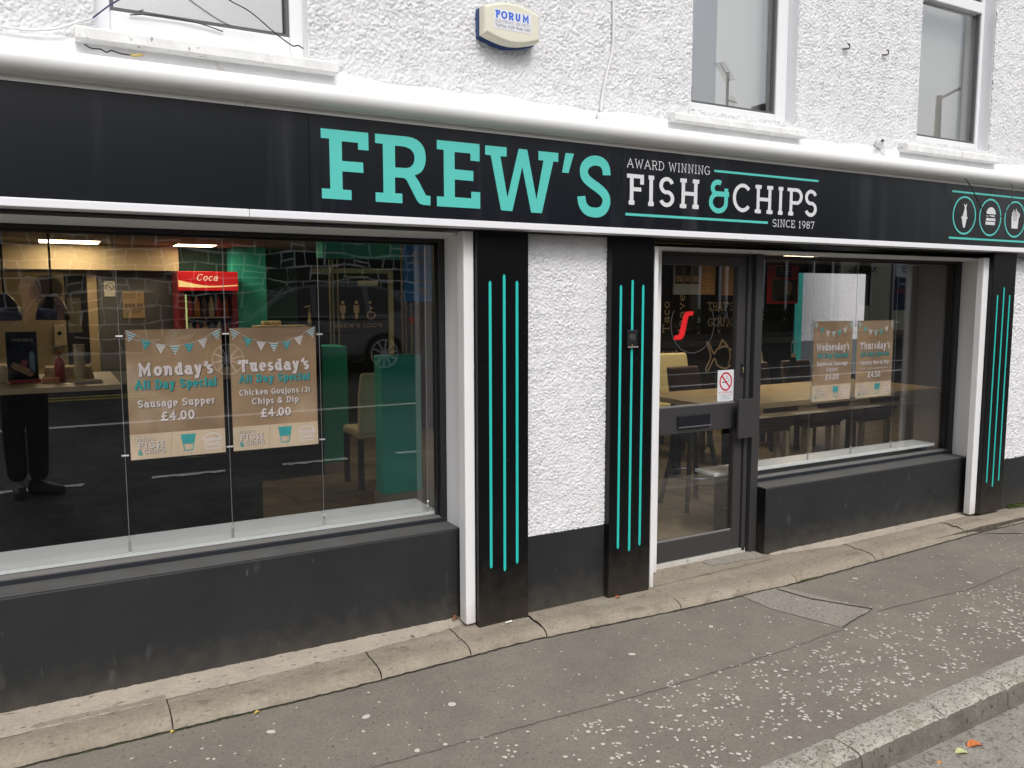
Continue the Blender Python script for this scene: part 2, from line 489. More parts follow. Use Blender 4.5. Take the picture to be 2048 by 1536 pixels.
# ------------------------------------------------------------------ stroke lettering (slab serif)
GL = {
    'A': "8;L0,0 4,10 8,0;L1.5,3.4 6.5,3.4;S0,0;S8,0",
    'B': "6.6;L1,0 1,10;L0,10 4,10;A4,7.6,2.2,2.4,-90,90;L1,5.2 4,5.2;A4,2.6,2.5,2.6,-90,90;L0,0 4,0",
    'C': "7;A3.9,5,3.9,5,42,318",
    'D': "7.2;L1.2,0 1.2,10;L0,10 3.2,10;A3.2,5,4,5,-90,90;L0,0 3.2,0",
    'E': "6.4;L1.2,0 1.2,10;L0,10 6,10 6,8;L0,0 6.4,0 6.4,2.2;L1.2,5.1 4.8,5.1",
    'F': "6.2;L1.4,0 1.4,10;L0,10 6.2,10 6.2,7.8;L1.4,5.1 5,5.1;S1.4,0",
    'G': "7.6;A3.9,5,3.9,5,42,318;L4.6,4.6 7.2,4.6 7.2,1.6",
    'H': "8;L1.4,0 1.4,10;L6.6,0 6.6,10;L1.4,5 6.6,5;S1.4,0;S6.6,0;S1.4,10;S6.6,10",
    'I': "3.2;L1.6,0 1.6,10;S1.6,0,1.6;S1.6,10,1.6",
    'J': "5;L3.6,10 3.6,2;A2,2,1.6,2.4,-160,0;S3.6,10",
    'K': "7.4;L1.3,0 1.3,10;L6.6,10 1.3,4.4;L3,6 6.8,0;S1.3,0;S1.3,10;S6.6,0;S6.2,10",
    'L': "6;L1.3,0 1.3,10;L0,0 6,0 6,2.2;S1.3,10",
    'M': "10;L1.6,0 1.6,10 5,2.6 8.4,10 8.4,0;S1.4,0,1.4;S8.6,0,1.4;S1.2,10,1.2;S8.8,10,1.2",
    'N': "8;L1.4,0 1.4,10 6.6,0 6.6,10;S1.4,0;S1,10,1;S6.6,10",
    'O': "8;A4,5,4,5,0,360",
    'P': "6.8;L1.3,0 1.3,10;L0,10 4.2,10;A4.2,7.3,2.5,2.7,-90,90;L1.3,4.6 4.2,4.6;S1.3,0",
    'R': "7.4;L1.3,0 1.3,10;L0,10 4.2,10;A4.2,7.4,2.4,2.6,-90,90;L1.3,4.8 4.2,4.8;L4,4.8 6.4,0;S1.3,0;S6.6,0,1",
    'S': "6.4;A3.2,7.4,3,2.6,20,270;A3.2,2.5,3.1,2.5,-160,90",
    'T': "7.4;L3.7,0 3.7,10;L0,8 0,10 7.4,10 7.4,8;S3.7,0",
    'U': "7.8;L1.3,10 1.3,3;A3.9,3.1,2.6,3.1,180,360;L6.5,3 6.5,10;S1.3,10,1.3;S6.5,10,1.3",
    'V': "7.8;L0.6,10 3.9,0 7.2,10;S.8,10,1;S7,10,1",
    'W': "11;L.8,10 3.2,0 5.5,9 7.8,0 10.2,10;S1,10,1.2;S10,10,1.2",
    'X': "7;L0,0 7,10;L7,0 0,10", 'Y': "7;L0,10 3.5,5 7,10;L3.5,5 3.5,0;S3.5,0", 'Z': "6.4;L0,10 6.4,10 0,0 6.4,0",
    'a': "5.8;A2.6,2.1,2.6,2.1,0,360;L5.2,0 5.2,4.4;A2.8,4.6,2.4,2.4,0,160;L5.2,0 6,0",
    'b': "5.8;L1,0 1,10;A3.3,3.5,2.4,3.5,0,360;L0,10 1,10",
    'c': "5.2;A2.9,3.5,2.9,3.5,45,315",
    'd': "6;L4.9,0 4.9,10;A2.7,3.5,2.5,3.5,0,360;L3.9,10 4.9,10;L4.9,0 6,0",
    'e': "5.6;A2.8,3.5,2.8,3.5,-50,-360;L0,3.6 5.4,3.6",
    'f': "4.6;L1.8,0 1.8,7.6;A3.6,7.8,1.8,2.2,40,180;L0,7 4,7;S1.8,0",
    'g': "5.8;A2.7,3.6,2.6,3.4,0,360;L5.2,7 5.2,-1;A2.8,-.8,2.4,2.2,180,360",
    'h': "6.6;L1.2,0 1.2,10;A3.4,4.4,2.2,2.6,0,180;L5.6,4.4 5.6,0;L0,10 1.2,10;S1.2,0,1.2;S5.6,0,1.1",
    'i': "3;L1.5,0 1.5,7;L.2,7 1.5,7;S1.5,0,1.4;L1.5,9.2 1.5,9.8",
    'j': "3;L1.8,7 1.8,-1.6;A.6,-1.4,1.2,1.5,200,360;L.5,7 1.8,7;L1.8,9.2 1.8,9.8",
    'k': "6.2;L1.2,0 1.2,10;L5.4,7 1.2,3;L2.8,4.4 5.6,0;L0,10 1.2,10;S1.2,0,1.2",
    'l': "3;L1.5,0 1.5,10;L.2,10 1.5,10;S1.5,0,1.4",
    'm': "9.6;L1.2,0 1.2,7;A3,4.6,1.8,2.4,0,180;L4.8,4.6 4.8,0;A6.6,4.6,1.8,2.4,0,180;L8.4,4.6 8.4,0;L0,7 1.2,7;S1.2,0,1.1;S8.4,0,1.1",
    'n': "6.6;L1.2,0 1.2,7;A3.4,4.4,2.2,2.6,0,180;L5.6,4.4 5.6,0;L0,7 1.2,7;S1.2,0,1.1;S5.6,0,1.1",
    'o': "5.8;A2.9,3.5,2.9,3.5,0,360",
    'p': "6;L1.1,7 1.1,-3;A3.3,3.5,2.5,3.5,0,360;L0,7 1.1,7;S1.1,-3,1.2",
    'r': "5;L1.4,0 1.4,7;A3.6,4.6,2.2,2.4,60,180;L0,7 1.4,7;S1.4,0,1.4",
    's': "4.8;A2.4,5.2,2.1,1.8,20,270;A2.4,1.7,2.2,1.7,-160,90",
    't': "4.2;L1.6,9 1.6,2;A3.2,2,1.6,2,180,300;L0,7 3.8,7",
    'u': "6.4;L1.1,7 1.1,2.8;A3.1,2.7,2,2.7,180,360;L5.1,7 5.1,0;L0,7 1.1,7;L4,7 5.1,7;L5.1,0 6.2,0",
    'v': "6;L.6,7 3,0 5.4,7;S.7,7,1;S5.3,7,1",
    'w': "8.6;L.7,7 2.5,0 4.3,6.4 6.1,0 7.9,7;S.8,7,1;S7.8,7,1",
    'x': "6;L.5,0 5.5,7;L5.5,0 .5,7", 'y': "6;L.7,7 3.1,.4;L5.4,7 2,-3 .8,-3;S.7,7,1;S5.3,7,1",
    'z': "5;L.3,7 4.7,7 .3,0 4.7,0",
    '0': "6.4;A3.2,5,3,5,0,360", '1': "4.4;L2.4,0 2.4,10 .6,8;S2.4,0,1.8",
    '2': "6;A3,7.2,2.8,2.8,-20,170;L5.6,6.2 .4,0 5.8,0",
    '3': "6;A2.8,7.5,2.5,2.5,-90,150;A2.8,2.5,2.8,2.5,-150,90",
    '4': "6.6;L4.6,0 4.6,10 .2,3 6.6,3;S4.6,0,1.4", '5': "6;L5.2,10 1,10 .8,5.6;A2.8,3.1,2.8,3.1,-150,130",
    '6': "6.2;A3.1,3.1,2.8,3.1,0,360;A5,4.4,4.6,5.6,100,170", '7': "6;L.3,8.4 .3,10 5.7,10 2.2,0",
    '8': "6.2;A3.1,7.5,2.3,2.5,0,360;A3.1,2.6,2.8,2.6,0,360", '9': "6.2;A3.1,6.9,2.8,3.1,0,360;A1.2,5.6,4.6,5.6,-80,-10",
    '&': "7.6;A3,7.6,1.9,2.4,-30,210;L1.4,6.4 6.8,0;A3,2.8,3,2.8,150,360;L6,2.8 6.4,4.6",
    "'": "1.6;L1.2,10 .6,7.6", '(': "3;A3.6,4.4,3.2,6.2,130,230", ')': "3;A-.6,4.4,3.2,6.2,-50,50",
    '.': "2;L1,.1 1,.5", ',': "2;L1.2,.4 .6,-1.6", ':': "2;L1,.5 1,1;L1,5 1,5.5", '/': "4;L0,-1 4,10", '?': "5;A2.4,7.6,2.2,2.4,-80,170;L2.6,5 2.6,3;L2.6,.1 2.6,.5",
    '-': "4;L.4,3.6 3.6,3.6", ' ': "3.4",
    '£': "6.8;L0,0 6.6,0;L2,0 2,7;A4.1,7.2,2.1,2.8,15,180;L.2,4.8 4.8,4.8",
}


def glyph(ch):
    parts = GL[ch].split(';')
    W = float(parts[0])
    st = []
    for s in parts[1:]:
        if s[0] == 'L':
            pts = [tuple(float(q) for q in p.split(',')) for p in s[1:].split()]
            st.append(('L', pts))
        elif s[0] == 'A':
            cx, cy, rx, ry, a0, a1 = [float(q) for q in s[1:].split(',')]
            n = max(6, int(abs(a1 - a0) / 18))
            st.append(('A', [(cx + rx * math.cos(math.radians(a0 + (a1 - a0) * i / n)),
                              cy + ry * math.sin(math.radians(a0 + (a1 - a0) * i / n))) for i in range(n + 1)]))
        else:
            q = [float(x) for x in s[1:].split(',')]
            st.append(('S', (q[0], q[1], q[2] if len(q) > 2 else 1.35)))
    return W, st


def ribbon(pts, w, ext):
    """2-D offset strip with mitres; returns left and right point lists"""
    P = [Vector(p) for p in pts]
    closed = (P[0] - P[-1]).length < 1e-6 and len(P) > 3
    n = len(P)
    if ext and not closed:
        P[0] = P[0] + (P[0] - P[1]).normalized() * w / 2
        P[-1] = P[-1] + (P[-1] - P[-2]).normalized() * w / 2
    Lf, Rt = [], []
    for i in range(n):
        if closed:
            a_ = P[(i - 1) % (n - 1)] if i > 0 else P[n - 2]
            b_ = P[(i + 1)] if i < n - 1 else P[1]
        else:
            a_ = P[max(i - 1, 0)]
            b_ = P[min(i + 1, n - 1)]
        d1 = (P[i] - a_)
        d2 = (b_ - P[i])
        if d1.length < 1e-9:
            d1 = d2
        if d2.length < 1e-9:
            d2 = d1
        d1, d2 = d1.normalized(), d2.normalized()
        n1, n2 = Vector((-d1.y, d1.x)), Vector((-d2.y, d2.x))
        mi = (n1 + n2)
        if mi.length < 1e-6:
            mi = n1
        mi.normalize()
        k = 1 / max(0.35, mi.dot(n1))
        Lf.append(P[i] + mi * w / 2 * k)
        Rt.append(P[i] - mi * w / 2 * k)
    return Lf, Rt


def text_width(s, gap):
    return sum(float(GL[c].split(';')[0]) + gap for c in s) - gap


def text(mb, s, o, h, wt=1.2, serif=True, fit=None, align='l', U=(1, 0, 0), V=(0, 0, 1), N=(0, -1, 0), gap=None,
         slant=0.0, asc=1.0):
    """adds a line of lettering to mb; o = left baseline point, h = cap height, fit = total width"""
    U, V, N, o = Vector(U), Vector(V), Vector(N), Vector(o)
    gap = (0.95 if wt < 1.75 else .55) if gap is None else gap
    total = text_width(s, gap)
    k = h / 10.0
    kx = k if fit is None else fit / total
    x = 0.0
    if align == 'c':
        x = -total / 2
    elif align == 'r':
        x = -total
    cnt = 0
    for ch in s:
        W, st = glyph(ch)
        sxm = (W - wt) / W if W > wt else 1

        def M(px, py, d):
            py2 = wt / 2 + py * (10 - wt) / 10 if py >= 0 else py + wt / 2
            px2 = wt / 2 + px * sxm
            return o + U * ((x + px2) * kx + slant * py2 * k) + V * (py2 * k) + N * d
        for j, (t, q) in enumerate(st):
            d = 0.00012 * (j + 1)
            if t == 'S':
                if not serif:
                    continue
                sw = q[2]
                xa, xb = max(q[0] - sw, -0.2), min(q[0] + sw, W + 0.2)
                mb.add([M(xa, q[1], 0) + N * d + V * (-wt / 2 * k * .9), M(xb, q[1], 0) + N * d + V * (-wt / 2 * k * .9),
                        M(xb, q[1], 0) + N * d + V * (wt / 2 * k * .9), M(xa, q[1], 0) + N * d + V * (wt / 2 * k * .9)],
                       [(0, 1, 2, 3)])
            else:
                # work in scaled space so weight stays even
                pts = [((px * sxm) * kx / k, py) for px, py in q]
                Lf, Rt = ribbon(pts, wt * (1.0 if serif else 1.0), t == 'L')

                def M2(p):
                    py2 = wt / 2 + p.y * (10 - wt) / 10 if p.y >= 0 else p.y + wt / 2
                    return o + U * ((x + wt / 2) * kx + p.x * k + slant * py2 * k) + V * (py2 * k) + N * d
                n = len(Lf)
                vv = [M2(p) for p in Lf] + [M2(p) for p in Rt]
                ff = [(i, n + i, n + i + 1, i + 1) for i in range(n - 1)]
                mb.add(vv, ff)
        x += W + gap
    return mb


def lettering(name, s, o, h, m, parent, **kw):
    mb = MB()
    text(mb, s, o, h, **kw)
    return mb.build(name, m, parent, fix=False)


def strokes(mb, paths, w, N=(0, -1, 0), y=0.0, d0=0.0):
    """2-D polylines (x,z) drawn as flat bands at depth y"""
    for j, pts in enumerate(paths):
        Lf, Rt = ribbon(pts, w, False)
        n = len(Lf)
        yy = y - d0 - 0.0001 * (j + 1)
        mb.add([(p.x, yy, p.y) for p in Lf] + [(p.x, yy, p.y) for p in Rt],
               [(i, n + i, n + i + 1, i + 1) for i in range(n - 1)])
    return mb


def arc(cx, cy, rx, ry, a0, a1, n=24):
    return [(cx + rx * math.cos(math.radians(a0 + (a1 - a0) * i / n)),
             cy + ry * math.sin(math.radians(a0 + (a1 - a0) * i / n))) for i in range(n + 1)]


def copy_tree(root, loc, rz=0, label=None, group=None):
    r = root.copy()
    COL.objects.link(r)
    r.location = loc
    r.rotation_euler = (0, 0, rz)
    if label:
        r['label'] = label
    if group:
        r['group'] = group
    for ch in list(root.children):
        c = ch.copy()
        COL.objects.link(c)
        c.parent = r
        for g2 in ch.children:
            d = g2.copy()
            COL.objects.link(d)
            d.parent = c
    return r

# =================================================================== GROUND
ZP = -0.045                                  # pavement level


def road_z(y):
    return -0.155 + 0.045 * max(0.0, -1.8 - y)


def kerb_y(x):                               # back line of the kerb
    return -1.652 + 0.036 * max(-3.0, (x - 2.2))


xs = list(np.linspace(-14, 45, 30))
mb = MB()
vv, ff = [], []
ys = [-0.30, -0.7, -1.1, -1.5]
for x in xs:
    for y in ys:
        vv.append((x, y, ZP))
    vv.append((x, kerb_y(min(x, 9)) - 0.03, ZP))
n = len(ys) + 1
for i in range(len(xs) - 1):
    for j in range(n - 1):
        ff.append((i * n + j, i * n + j + 1, (i + 1) * n + j + 1, (i + 1) * n + j))
pavement = mb.add(vv, ff).build("pavement", PAVE)
tag(pavement, kind='structure')
# reinstated patch of coarse asphalt and its tar joints, laid in the pavement
MB().add([(3.30, -0.372, ZP + .003), (3.60, -0.36, ZP + .003), (3.762, -0.873, ZP + .003), (3.42, -0.955, ZP + .003), (3.30, -0.60, ZP + .003)],
         [(0, 1, 2, 3, 4)]).build("patch", PATCH, pavement)
tj = MB()


def wob_line(pts, w, z, amp=0.006, step=0.03):
    P = [Vector((p[0], p[1])) for p in pts]
    out = []
    for i in range(len(P) - 1):
        k = max(1, int((P[i + 1] - P[i]).length / step))
        for s in range(k):
            q = P[i].lerp(P[i + 1], s / k)
            out.append((q.x + random.uniform(-amp, amp), q.y + random.uniform(-amp, amp)))
    out.append(tuple(P[-1]))
    Lf, Rt = ribbon(out, w, False)
    for i in range(len(Lf)):
        t = random.uniform(-.3, .3) * w
        Lf[i].y += t
    n_ = len(Lf)
    return [(p.x, p.y, z) for p in Lf] + [(p.x, p.y, z) for p in Rt], [(i, n_ + i, n_ + i + 1, i + 1) for i in range(n_ - 1)]


tj.add(*wob_line([(3.554, -0.40), (3.60, -0.60), (3.765, -0.873)], 0.012, ZP + .0055, .003))
tj.add(*wob_line([(3.765, -0.873), (3.42, -0.955)], 0.006, ZP + .0055, .003))
tl = MB()
tl.add(*wob_line([(3.765, -0.90), (4.52, -0.94), (5.3, -0.86), (6.6, -0.85)], 0.006, ZP + .0035, .004))
tl.add(*wob_line([(0.9, -0.97), (1.65, -1.0), (2.2, -1.02), (3.0, -1.0), (3.42, -0.97)], 0.005, ZP + .0035, .005))
tj.add(*wob_line([(5.697, -0.33), (6.1, -0.55), (6.9, -0.62)], 0.010, ZP + .0035, .004))
tj.add(*wob_line([(-.6, -0.352), (1.0, -0.36), (1.95, -0.318), (2.9, -0.372), (3.76, -0.388), (5.7, -0.297), (6.6, -.30)], 0.011, ZP + .0045, .004))
tj.build("tar_joint", TAR, pavement)
tl.build("laying_joint", mat("faint_joint", (0.155, 0.135, 0.113), 0.9, 0.2, noise=(40, .35)), pavement)

# concrete base course along the shop front: separate slabs with a rolled edge
base = thing("base_course", "weathered concrete base course running along the foot of the shop front", "kerb course",
             (0, 0, 0))
outer = [(-3.0, -.35), (-.187, -.349), (1.04, -.354), (1.921, -.312), (2.898, -.367), (3.68, -.383), (4.476, -.345),
         (5.697, -.292), (6.6, -.298), (9, -.30)]
oy = lambda x: float(np.interp(x, [p[0] for p in outer], [p[1] for p in outer]))
joints = [-3.0, -1.1, .333, 1.188, 1.637, 2.058, 2.88, 3.75, 4.50, 5.55, 6.5, 7.5, 9.0]
for i in range(len(joints) - 1):
    xa, xb = joints[i] + 0.003, joints[i + 1] - 0.003
    nn = max(4, int((xb - xa) / 0.06))
    dz = random.uniform(-.004, .004)
    vv, ff = [], []
    for k in range(nn + 1):
        x = xa + (xb - xa) * k / nn
        y1 = oy(x)
        jz = random.uniform(-.0015, .0015)
        chip_ = random.uniform(0, .006)
        sl = 0.045 * (0.5 if 2.88 <= x <= 3.75 else 1)
        prof = [(0.12, 0.0), (-.10, 0.0), (-.15, .002 + dz), (-.185, -.006 + dz), (-.21, -.001 + dz), (y1 + .075, -.004 + dz),
                (y1 + .035 + chip_, -.012), (y1 + .012 + chip_ * .5, -.026), (y1 + .003, ZP - .01)]
        for (yy, zz) in prof:
            vv.append((x, yy, zz + jz))
    m_ = 9
    for k in range(nn):
        for j in range(m_ - 1):
            ff.append((k * m_ + j, k * m_ + j + 1, (k + 1) * m_ + j + 1, (k + 1) * m_ + j))
    MB().add(vv, ff).build("slab", CONC, base, smooth=True, fix=True)
# dark bed under the joints
box("bed", -3, 9, -.285, .2, -.2, -.017, mat("joint_dirt", (0.10, 0.085, 0.065), .95, .1, noise=(40, .3)), base)


def fillet(x0, x1, y_in, y_out, z_in, z_out, nm="mortar_fillet"):
    nn = int((x1 - x0) / .025)
    vv, ff = [], []
    for k in range(nn + 1):
        x = x0 + (x1 - x0) * k / nn
        e_ = random.uniform(-.008, .008)
        yo = y_out(x) if callable(y_out) else y_out
        for t in (0, .35, .7, 1):
            vv.append((x, y_in + (yo + e_ * t - y_in) * t, z_in + (z_out - z_in) * t + random.uniform(-.002, .002) * (t < 1)))
    for k in range(nn):
        for j in range(3):
            ff.append((k * 4 + j, k * 4 + j + 1, (k + 1) * 4 + j + 1, (k + 1) * 4 + j))
    return MB().add(vv, ff).build(nm, MORT, base, smooth=True)


fillet(-2.9, 1.75, .01, lambda x: float(np.interp(x, [-2, 0, 1.1, 1.6, 1.75], [-.19, -.18, -.14, -.09, -.06])), .016, .001)
fillet(3.9, 6.0, .01, lambda x: float(np.interp(x, [3.9, 4.4, 6.0], [-.03, -.10, -.08])), .014, .001)
# screed step in front of the door
MB().add([(2.90, -.12, .004), (3.86, -.09, .004), (3.90, .22, .012), (2.88, .22, .012)], [(0, 1, 2, 3)]).build("door_screed", CONC, base)
MB().add([(3.42, -.02, .009), (3.84, -.05, .007), (3.84, .08, .0125), (3.40, .06, .0125)], [(0, 1, 2, 3)]).build("screed_patch", PATCH, base)

# kerb stones
kerb = thing("kerb", "granite kerb stones along the pavement edge", None, (0, 0, 0), kind='structure')
kj = [-6, -4.9, -3.9, -2.8, -1.7, -.6, .5, 1.52, 2.512, 3.048, 3.502, 4.5, 5.5, 6.5, 7.5, 8.5, 9.5, 10.5, 11.5, 12.5]
for i in range(len(kj) - 1):
    xa, xb = kj[i] + .004, kj[i + 1] - .004
    if kj[i + 1] == 3.048:
        xb = kj[i + 1] - .001
    nn = 26
    vv, ft, ff = [], [], []
    prof = [(0.0, -.06), (0.0, .0), (-.03, .005), (-.085, .006), (-.115, .0), (-.128, -.010), (-.134, -.03), (-.138, -.07), (-.140, -.16)]
    g = np.random.default_rng(i + 50)
    cut_ = 5
    top_f, face_f = [], []
    for k in range(nn + 1):
        x = xa + (xb - xa) * k / nn
        yb = kerb_y(min(x, 9))
        endr = 0.006 if k in (0, nn) else 0.0
        for q, (yy, zz) in enumerate(prof):
            vv.append((x + g.uniform(-.002, .002), yb + yy + g.uniform(-.003, .003), ZP + .004 + zz - endr + g.uniform(-.0025, .0015)))
    m_ = len(prof)
    for k in range(nn):
        for j in range(m_ - 1):
            (top_f if j < cut_ else face_f).append((k * m_ + j, k * m_ + j + 1, (k + 1) * m_ + j + 1, (k + 1) * m_ + j))
    ends = [tuple(range(m_)), tuple(nn * m_ + j for j in range(m_))]
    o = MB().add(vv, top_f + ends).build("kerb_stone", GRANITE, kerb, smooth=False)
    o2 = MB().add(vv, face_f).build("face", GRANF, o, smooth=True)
box("kerb_bed", -6, 12.5, -1.70, -1.66, -.3, -.07, MOSS, kerb)

# road
def strip(name, y0, y1, dz, m, x0=-30, x1=60, parent=None):
    return MB().add([(x0, y0, road_z(y0) + dz), (x1, y0, road_z(y0) + dz), (x1, y1, road_z(y1) + dz), (x0, y1, road_z(y1) + dz)],
                    [(0, 1, 2, 3)]).build(name, m, parent)


road = MB()
road.add([(-60, -1.45, -.155), (90, -1.45, -.155), (90, -1.8, -.155), (-60, -1.8, -.155)], [(0, 1, 2, 3)])
road.add([(-60, -1.8, -.155), (90, -1.8, -.155), (90, -12.7, road_z(-12.7)), (-60, -12.7, road_z(-12.7))], [(0, 1, 2, 3)])
road = tag(road.build("road", ROAD), kind='structure')
MB().add([(-20, -1.60, -.151), (40, -1.60, -.151), (40, -2.25, road_z(-2.25) + .004), (-20, -2.25, road_z(-2.25) + .004)], [(0, 1, 2, 3)]) \
    .build("gutter", GUTTER, road)
for i in range(-6, 22):
    xa = -.47 + i * 1.22
    MB().add(*wob_line([(xa, -4.2), (xa + .66, -4.18)], .10, road_z(-4.2) + .006, .004)).build("lane_dash", LINEW, road)
for (y0, y1) in ((-7.05, -7.17),):
    strip("white_line", y0, y1, .005, LINEW, -25, 50, road)
for (y0, y1) in ((-9.15, -9.24), (-9.40, -9.49)):
    strip("yellow_line", y0, y1, .005, LINEY, -25, 1.35, road)
strip("white_line", -8.3, -8.4, .006, LINEW, 9, 40, road)
fp = MB().box(-40, 60, -30, -12.7, .2, .46).build("far_pavement", PAVE)
tag(fp, kind='structure')
gr_ = MB().add([(-150, -150, -.6), (200, -150, -.6), (200, 150, -.6), (-150, 150, -.6)], [(0, 1, 2, 3)]).build("ground", ROAD)
tag(gr_, kind='structure')

# white chips trodden into the asphalt
cb = MB()


def chip(x, y, r):
    k = random.randint(7, 9)
    r *= 1.0
    a0 = random.random() * 6
    el = random.uniform(.55, 1)
    th = random.random() * 3
    z = ZP + .0022 + random.random() * .0012
    pts = []
    for q in range(k):
        an = a0 + 2 * math.pi * q / k
        rr = r * random.uniform(.84, 1.08)
        px, py = rr * math.cos(an), rr * math.sin(an) * el
        pts.append((x + px * math.cos(th) - py * math.sin(th), y + px * math.sin(th) + py * math.cos(th), z))
    cb.add(pts, [tuple(range(k))])


for _ in range(300):
    x = random.uniform(-.1, 6.6)
    y = random.uniform(-.40, -1.05)
    chip(x, y, random.uniform(.003, .008))
for _ in range(2300):
    x = 1.0 + 6 * random.random() ** .8
    y = random.uniform(-.95, -1.62)
    dens = min(.72, max(0, (x - .9) / 1.6)) * (0.35 + .65 * min(1, (-.95 - y) / .2))
    if y < kerb_y(x) + .06 or random.random() > dens:
        continue
    if random.random() < .35:
        for _k in range(random.randint(2, 4)):
            chip(x + random.gauss(0, .018), y + random.gauss(0, .012), random.uniform(.004, .009))
    else:
        chip(x, y, random.uniform(.0045, .0115))
for _ in range(60):
    x, y = random.uniform(.2, 1.9), random.uniform(-.95, -1.5)
    chip(x, y, random.uniform(.004, .010))
for (x, y) in ((1.02, -.62), (1.36, -.70), (.66, -.55), (1.1, -.95), (2.3, -.68), (4.62, -.88), (4.1, -.5), (2.85, -.62)):
    chip(x, y, random.uniform(.014, .022))
chips = tag(cb.build("asphalt_chips", CHIP, fix=False), "pale stone chips and gum spots trodden into the grey asphalt pavement", "stone chips", kind='stuff')

# moss and grit
mo = MB()


def tuft(x, y, z, r):
    for q in range(3):
        a0 = random.random() * 6
        p = [(x + r * math.cos(a0 + t) * random.uniform(.5, 1), y + r * .6 * math.sin(a0 + t), z + random.uniform(0, r * .7)) for t in (0, 2.1, 4.2)]
        mo.add(p, [(0, 1, 2)])


for _ in range(900):
    x = random.gauss(.45, .28)
    if -.3 < x < 1.05:
        tuft(x, oy(x) - random.uniform(-.002, .012), ZP + .001, random.uniform(.002, .006))
for _ in range(420):
    tuft(random.gauss(3.83, .035), random.gauss(-.365, .010), ZP + .001, random.uniform(.003, .008))
for _ in range(260):
    x = 2.51 + random.gauss(0, .003)
    tuft(x, kerb_y(x) - random.uniform(0.0, .09), ZP - .002, random.uniform(.002, .004))
for _ in range(300):
    tuft(random.uniform(6.35, 6.7), random.uniform(-.15, -.10), random.uniform(0, .03), random.uniform(.004, .012))
tag(mo.build("moss", MOSS, fix=False), "green moss growing in the joint between base course and asphalt", "moss", kind='stuff')
gt = MB()
for _ in range(1500):
    x = random.uniform(-.2, 6.4)
    if random.random() < .5:
        y = oy(x) + random.uniform(.0, .07)
        z = ZP + .02
    else:
        y = random.uniform(-.20, -.09)
        z = .002
    if not (1.75 < x < 3.0) and y > -.12:
        continue
    r = random.uniform(.001, .0035)
    if random.random() < .25:
        x, y = random.uniform(1.9, 4.2), -1.80 - abs(random.gauss(0, .06))
        z = -.152
        r *= 1.6
    gt.add([(x - r, y - r, z), (x + r, y - r * .5, z), (x + r * .2, y + r, z), (x, y, z + r)], [(0, 1, 3), (1, 2, 3), (2, 0, 3)])
tag(gt.build("grit", mat("grit_pale", (.38, .34, .28), .9), fix=False), "loose grit and dust lying on the concrete base course", "grit", kind='stuff')


def leaf(x, y, z, L, ang, col, label, tilt=.25):
    m = mat("leaf_" + "_".join(f"{int(c * 100)}" for c in col), col, .6, .4, noise=(60, .25))
    mb = MB()
    k = 7
    ca, sa = math.cos(ang), math.sin(ang)
    rows = []
    for i in range(k + 1):
        t = i / k
        w = L * .30 * math.sin(math.pi * min(1, t * 1.02)) ** .8 * (1.1 - .4 * t)
        cx = (t - .5) * L
        zc = z + L * .10 * math.sin(t * 3) + .002
        for s in (-1, 0, 1):
            px, py = cx, s * w
            rows.append((x + px * ca - py * sa, y + px * sa + py * ca, zc + abs(s) * w * tilt * 2.2))
    f = []
    for i in range(k):
        for j in range(2):
            f.append((i * 3 + j, i * 3 + j + 1, (i + 1) * 3 + j + 1, (i + 1) * 3 + j))
    o = mb.add(rows, f).build("fallen_leaf", m, smooth=True)
    return tag(o, label, "leaf", "fallen leaves")


leaf(3.10, -1.845, -.149, .075, -.35, (.55, .17, .05), "largest orange leaf in the gutter against the kerb stone", .3)
leaf(3.005, -1.85, -.149, .060, -.5, (.52, .55, .25), "pale green leaf in the gutter beside the largest orange leaf", .3)
leaf(2.72, -1.90, -.149, .060, .25, (.62, .24, .07), "small curled orange leaf in the gutter nearest the camera", .5)
leaf(2.50, -1.955, -.149, .05, .3, (.45, .46, .30), "pale crumpled leaf at the bottom edge of the gutter", .5)
leaf(2.87, -1.85, -.149, .035, .1, (.50, .22, .08), "tiny brown leaf in the gutter between the two orange leaves", .3)
leaf(.329, -.375, ZP + .003, .022, .5, (.62, .45, .08), "small yellow leaf on the moss, nearest the left slab joint", .5)
leaf(.645, -.385, ZP + .003, .026, .2, (.62, .42, .10), "small yellow leaf at the end of the mossy joint", .5)
leaf(2.602, -.165, .004, .035, -.3, (.50, .13, .05), "reddish leaf at the foot of the black pilaster beside the door", .3)
leaf(1.70, -.03, .018, .05, .4, (.20, .09, .04), "brown dead leaf tucked beside the foot of the white window post", .4)
cg = MB().tube([(1.905, -.165, .007), (1.945, -.16, .007)], .0042, 8).build("cigarette_end", mat("paper_white", (.75, .74, .70), .8), smooth=False)
tag(cg, "white cigarette end lying at the foot of the left black pilaster", "cigarette end")

# =================================================================== SHOP BUILDING
shop = thing("shop_building", "white roughcast shop with black shopfront, two display windows and upper windows", "shop", (0, 0, 0))
openings = [(0.20, 1.01, 2.62, 9), (3.105, 3.918, 2.645, 9), (5.05, 5.858, 2.65, 9)]
uw = roughcast("upper_wall", -1.1, 7.2, 2.563, 3.80, -.09, shop, step=.0052, amp=.0074, holes=openings, seed=3)
pier = roughcast("pier_roughcast", 2.048, 2.560, .403, 1.975, -.09, shop, step=.0045, amp=.0068, seed=21)
rw = roughcast("right_roughcast", 6.23, 7.6, .392, 1.975, -.09, shop, step=.006, amp=.0085, seed=31)
core = MB()
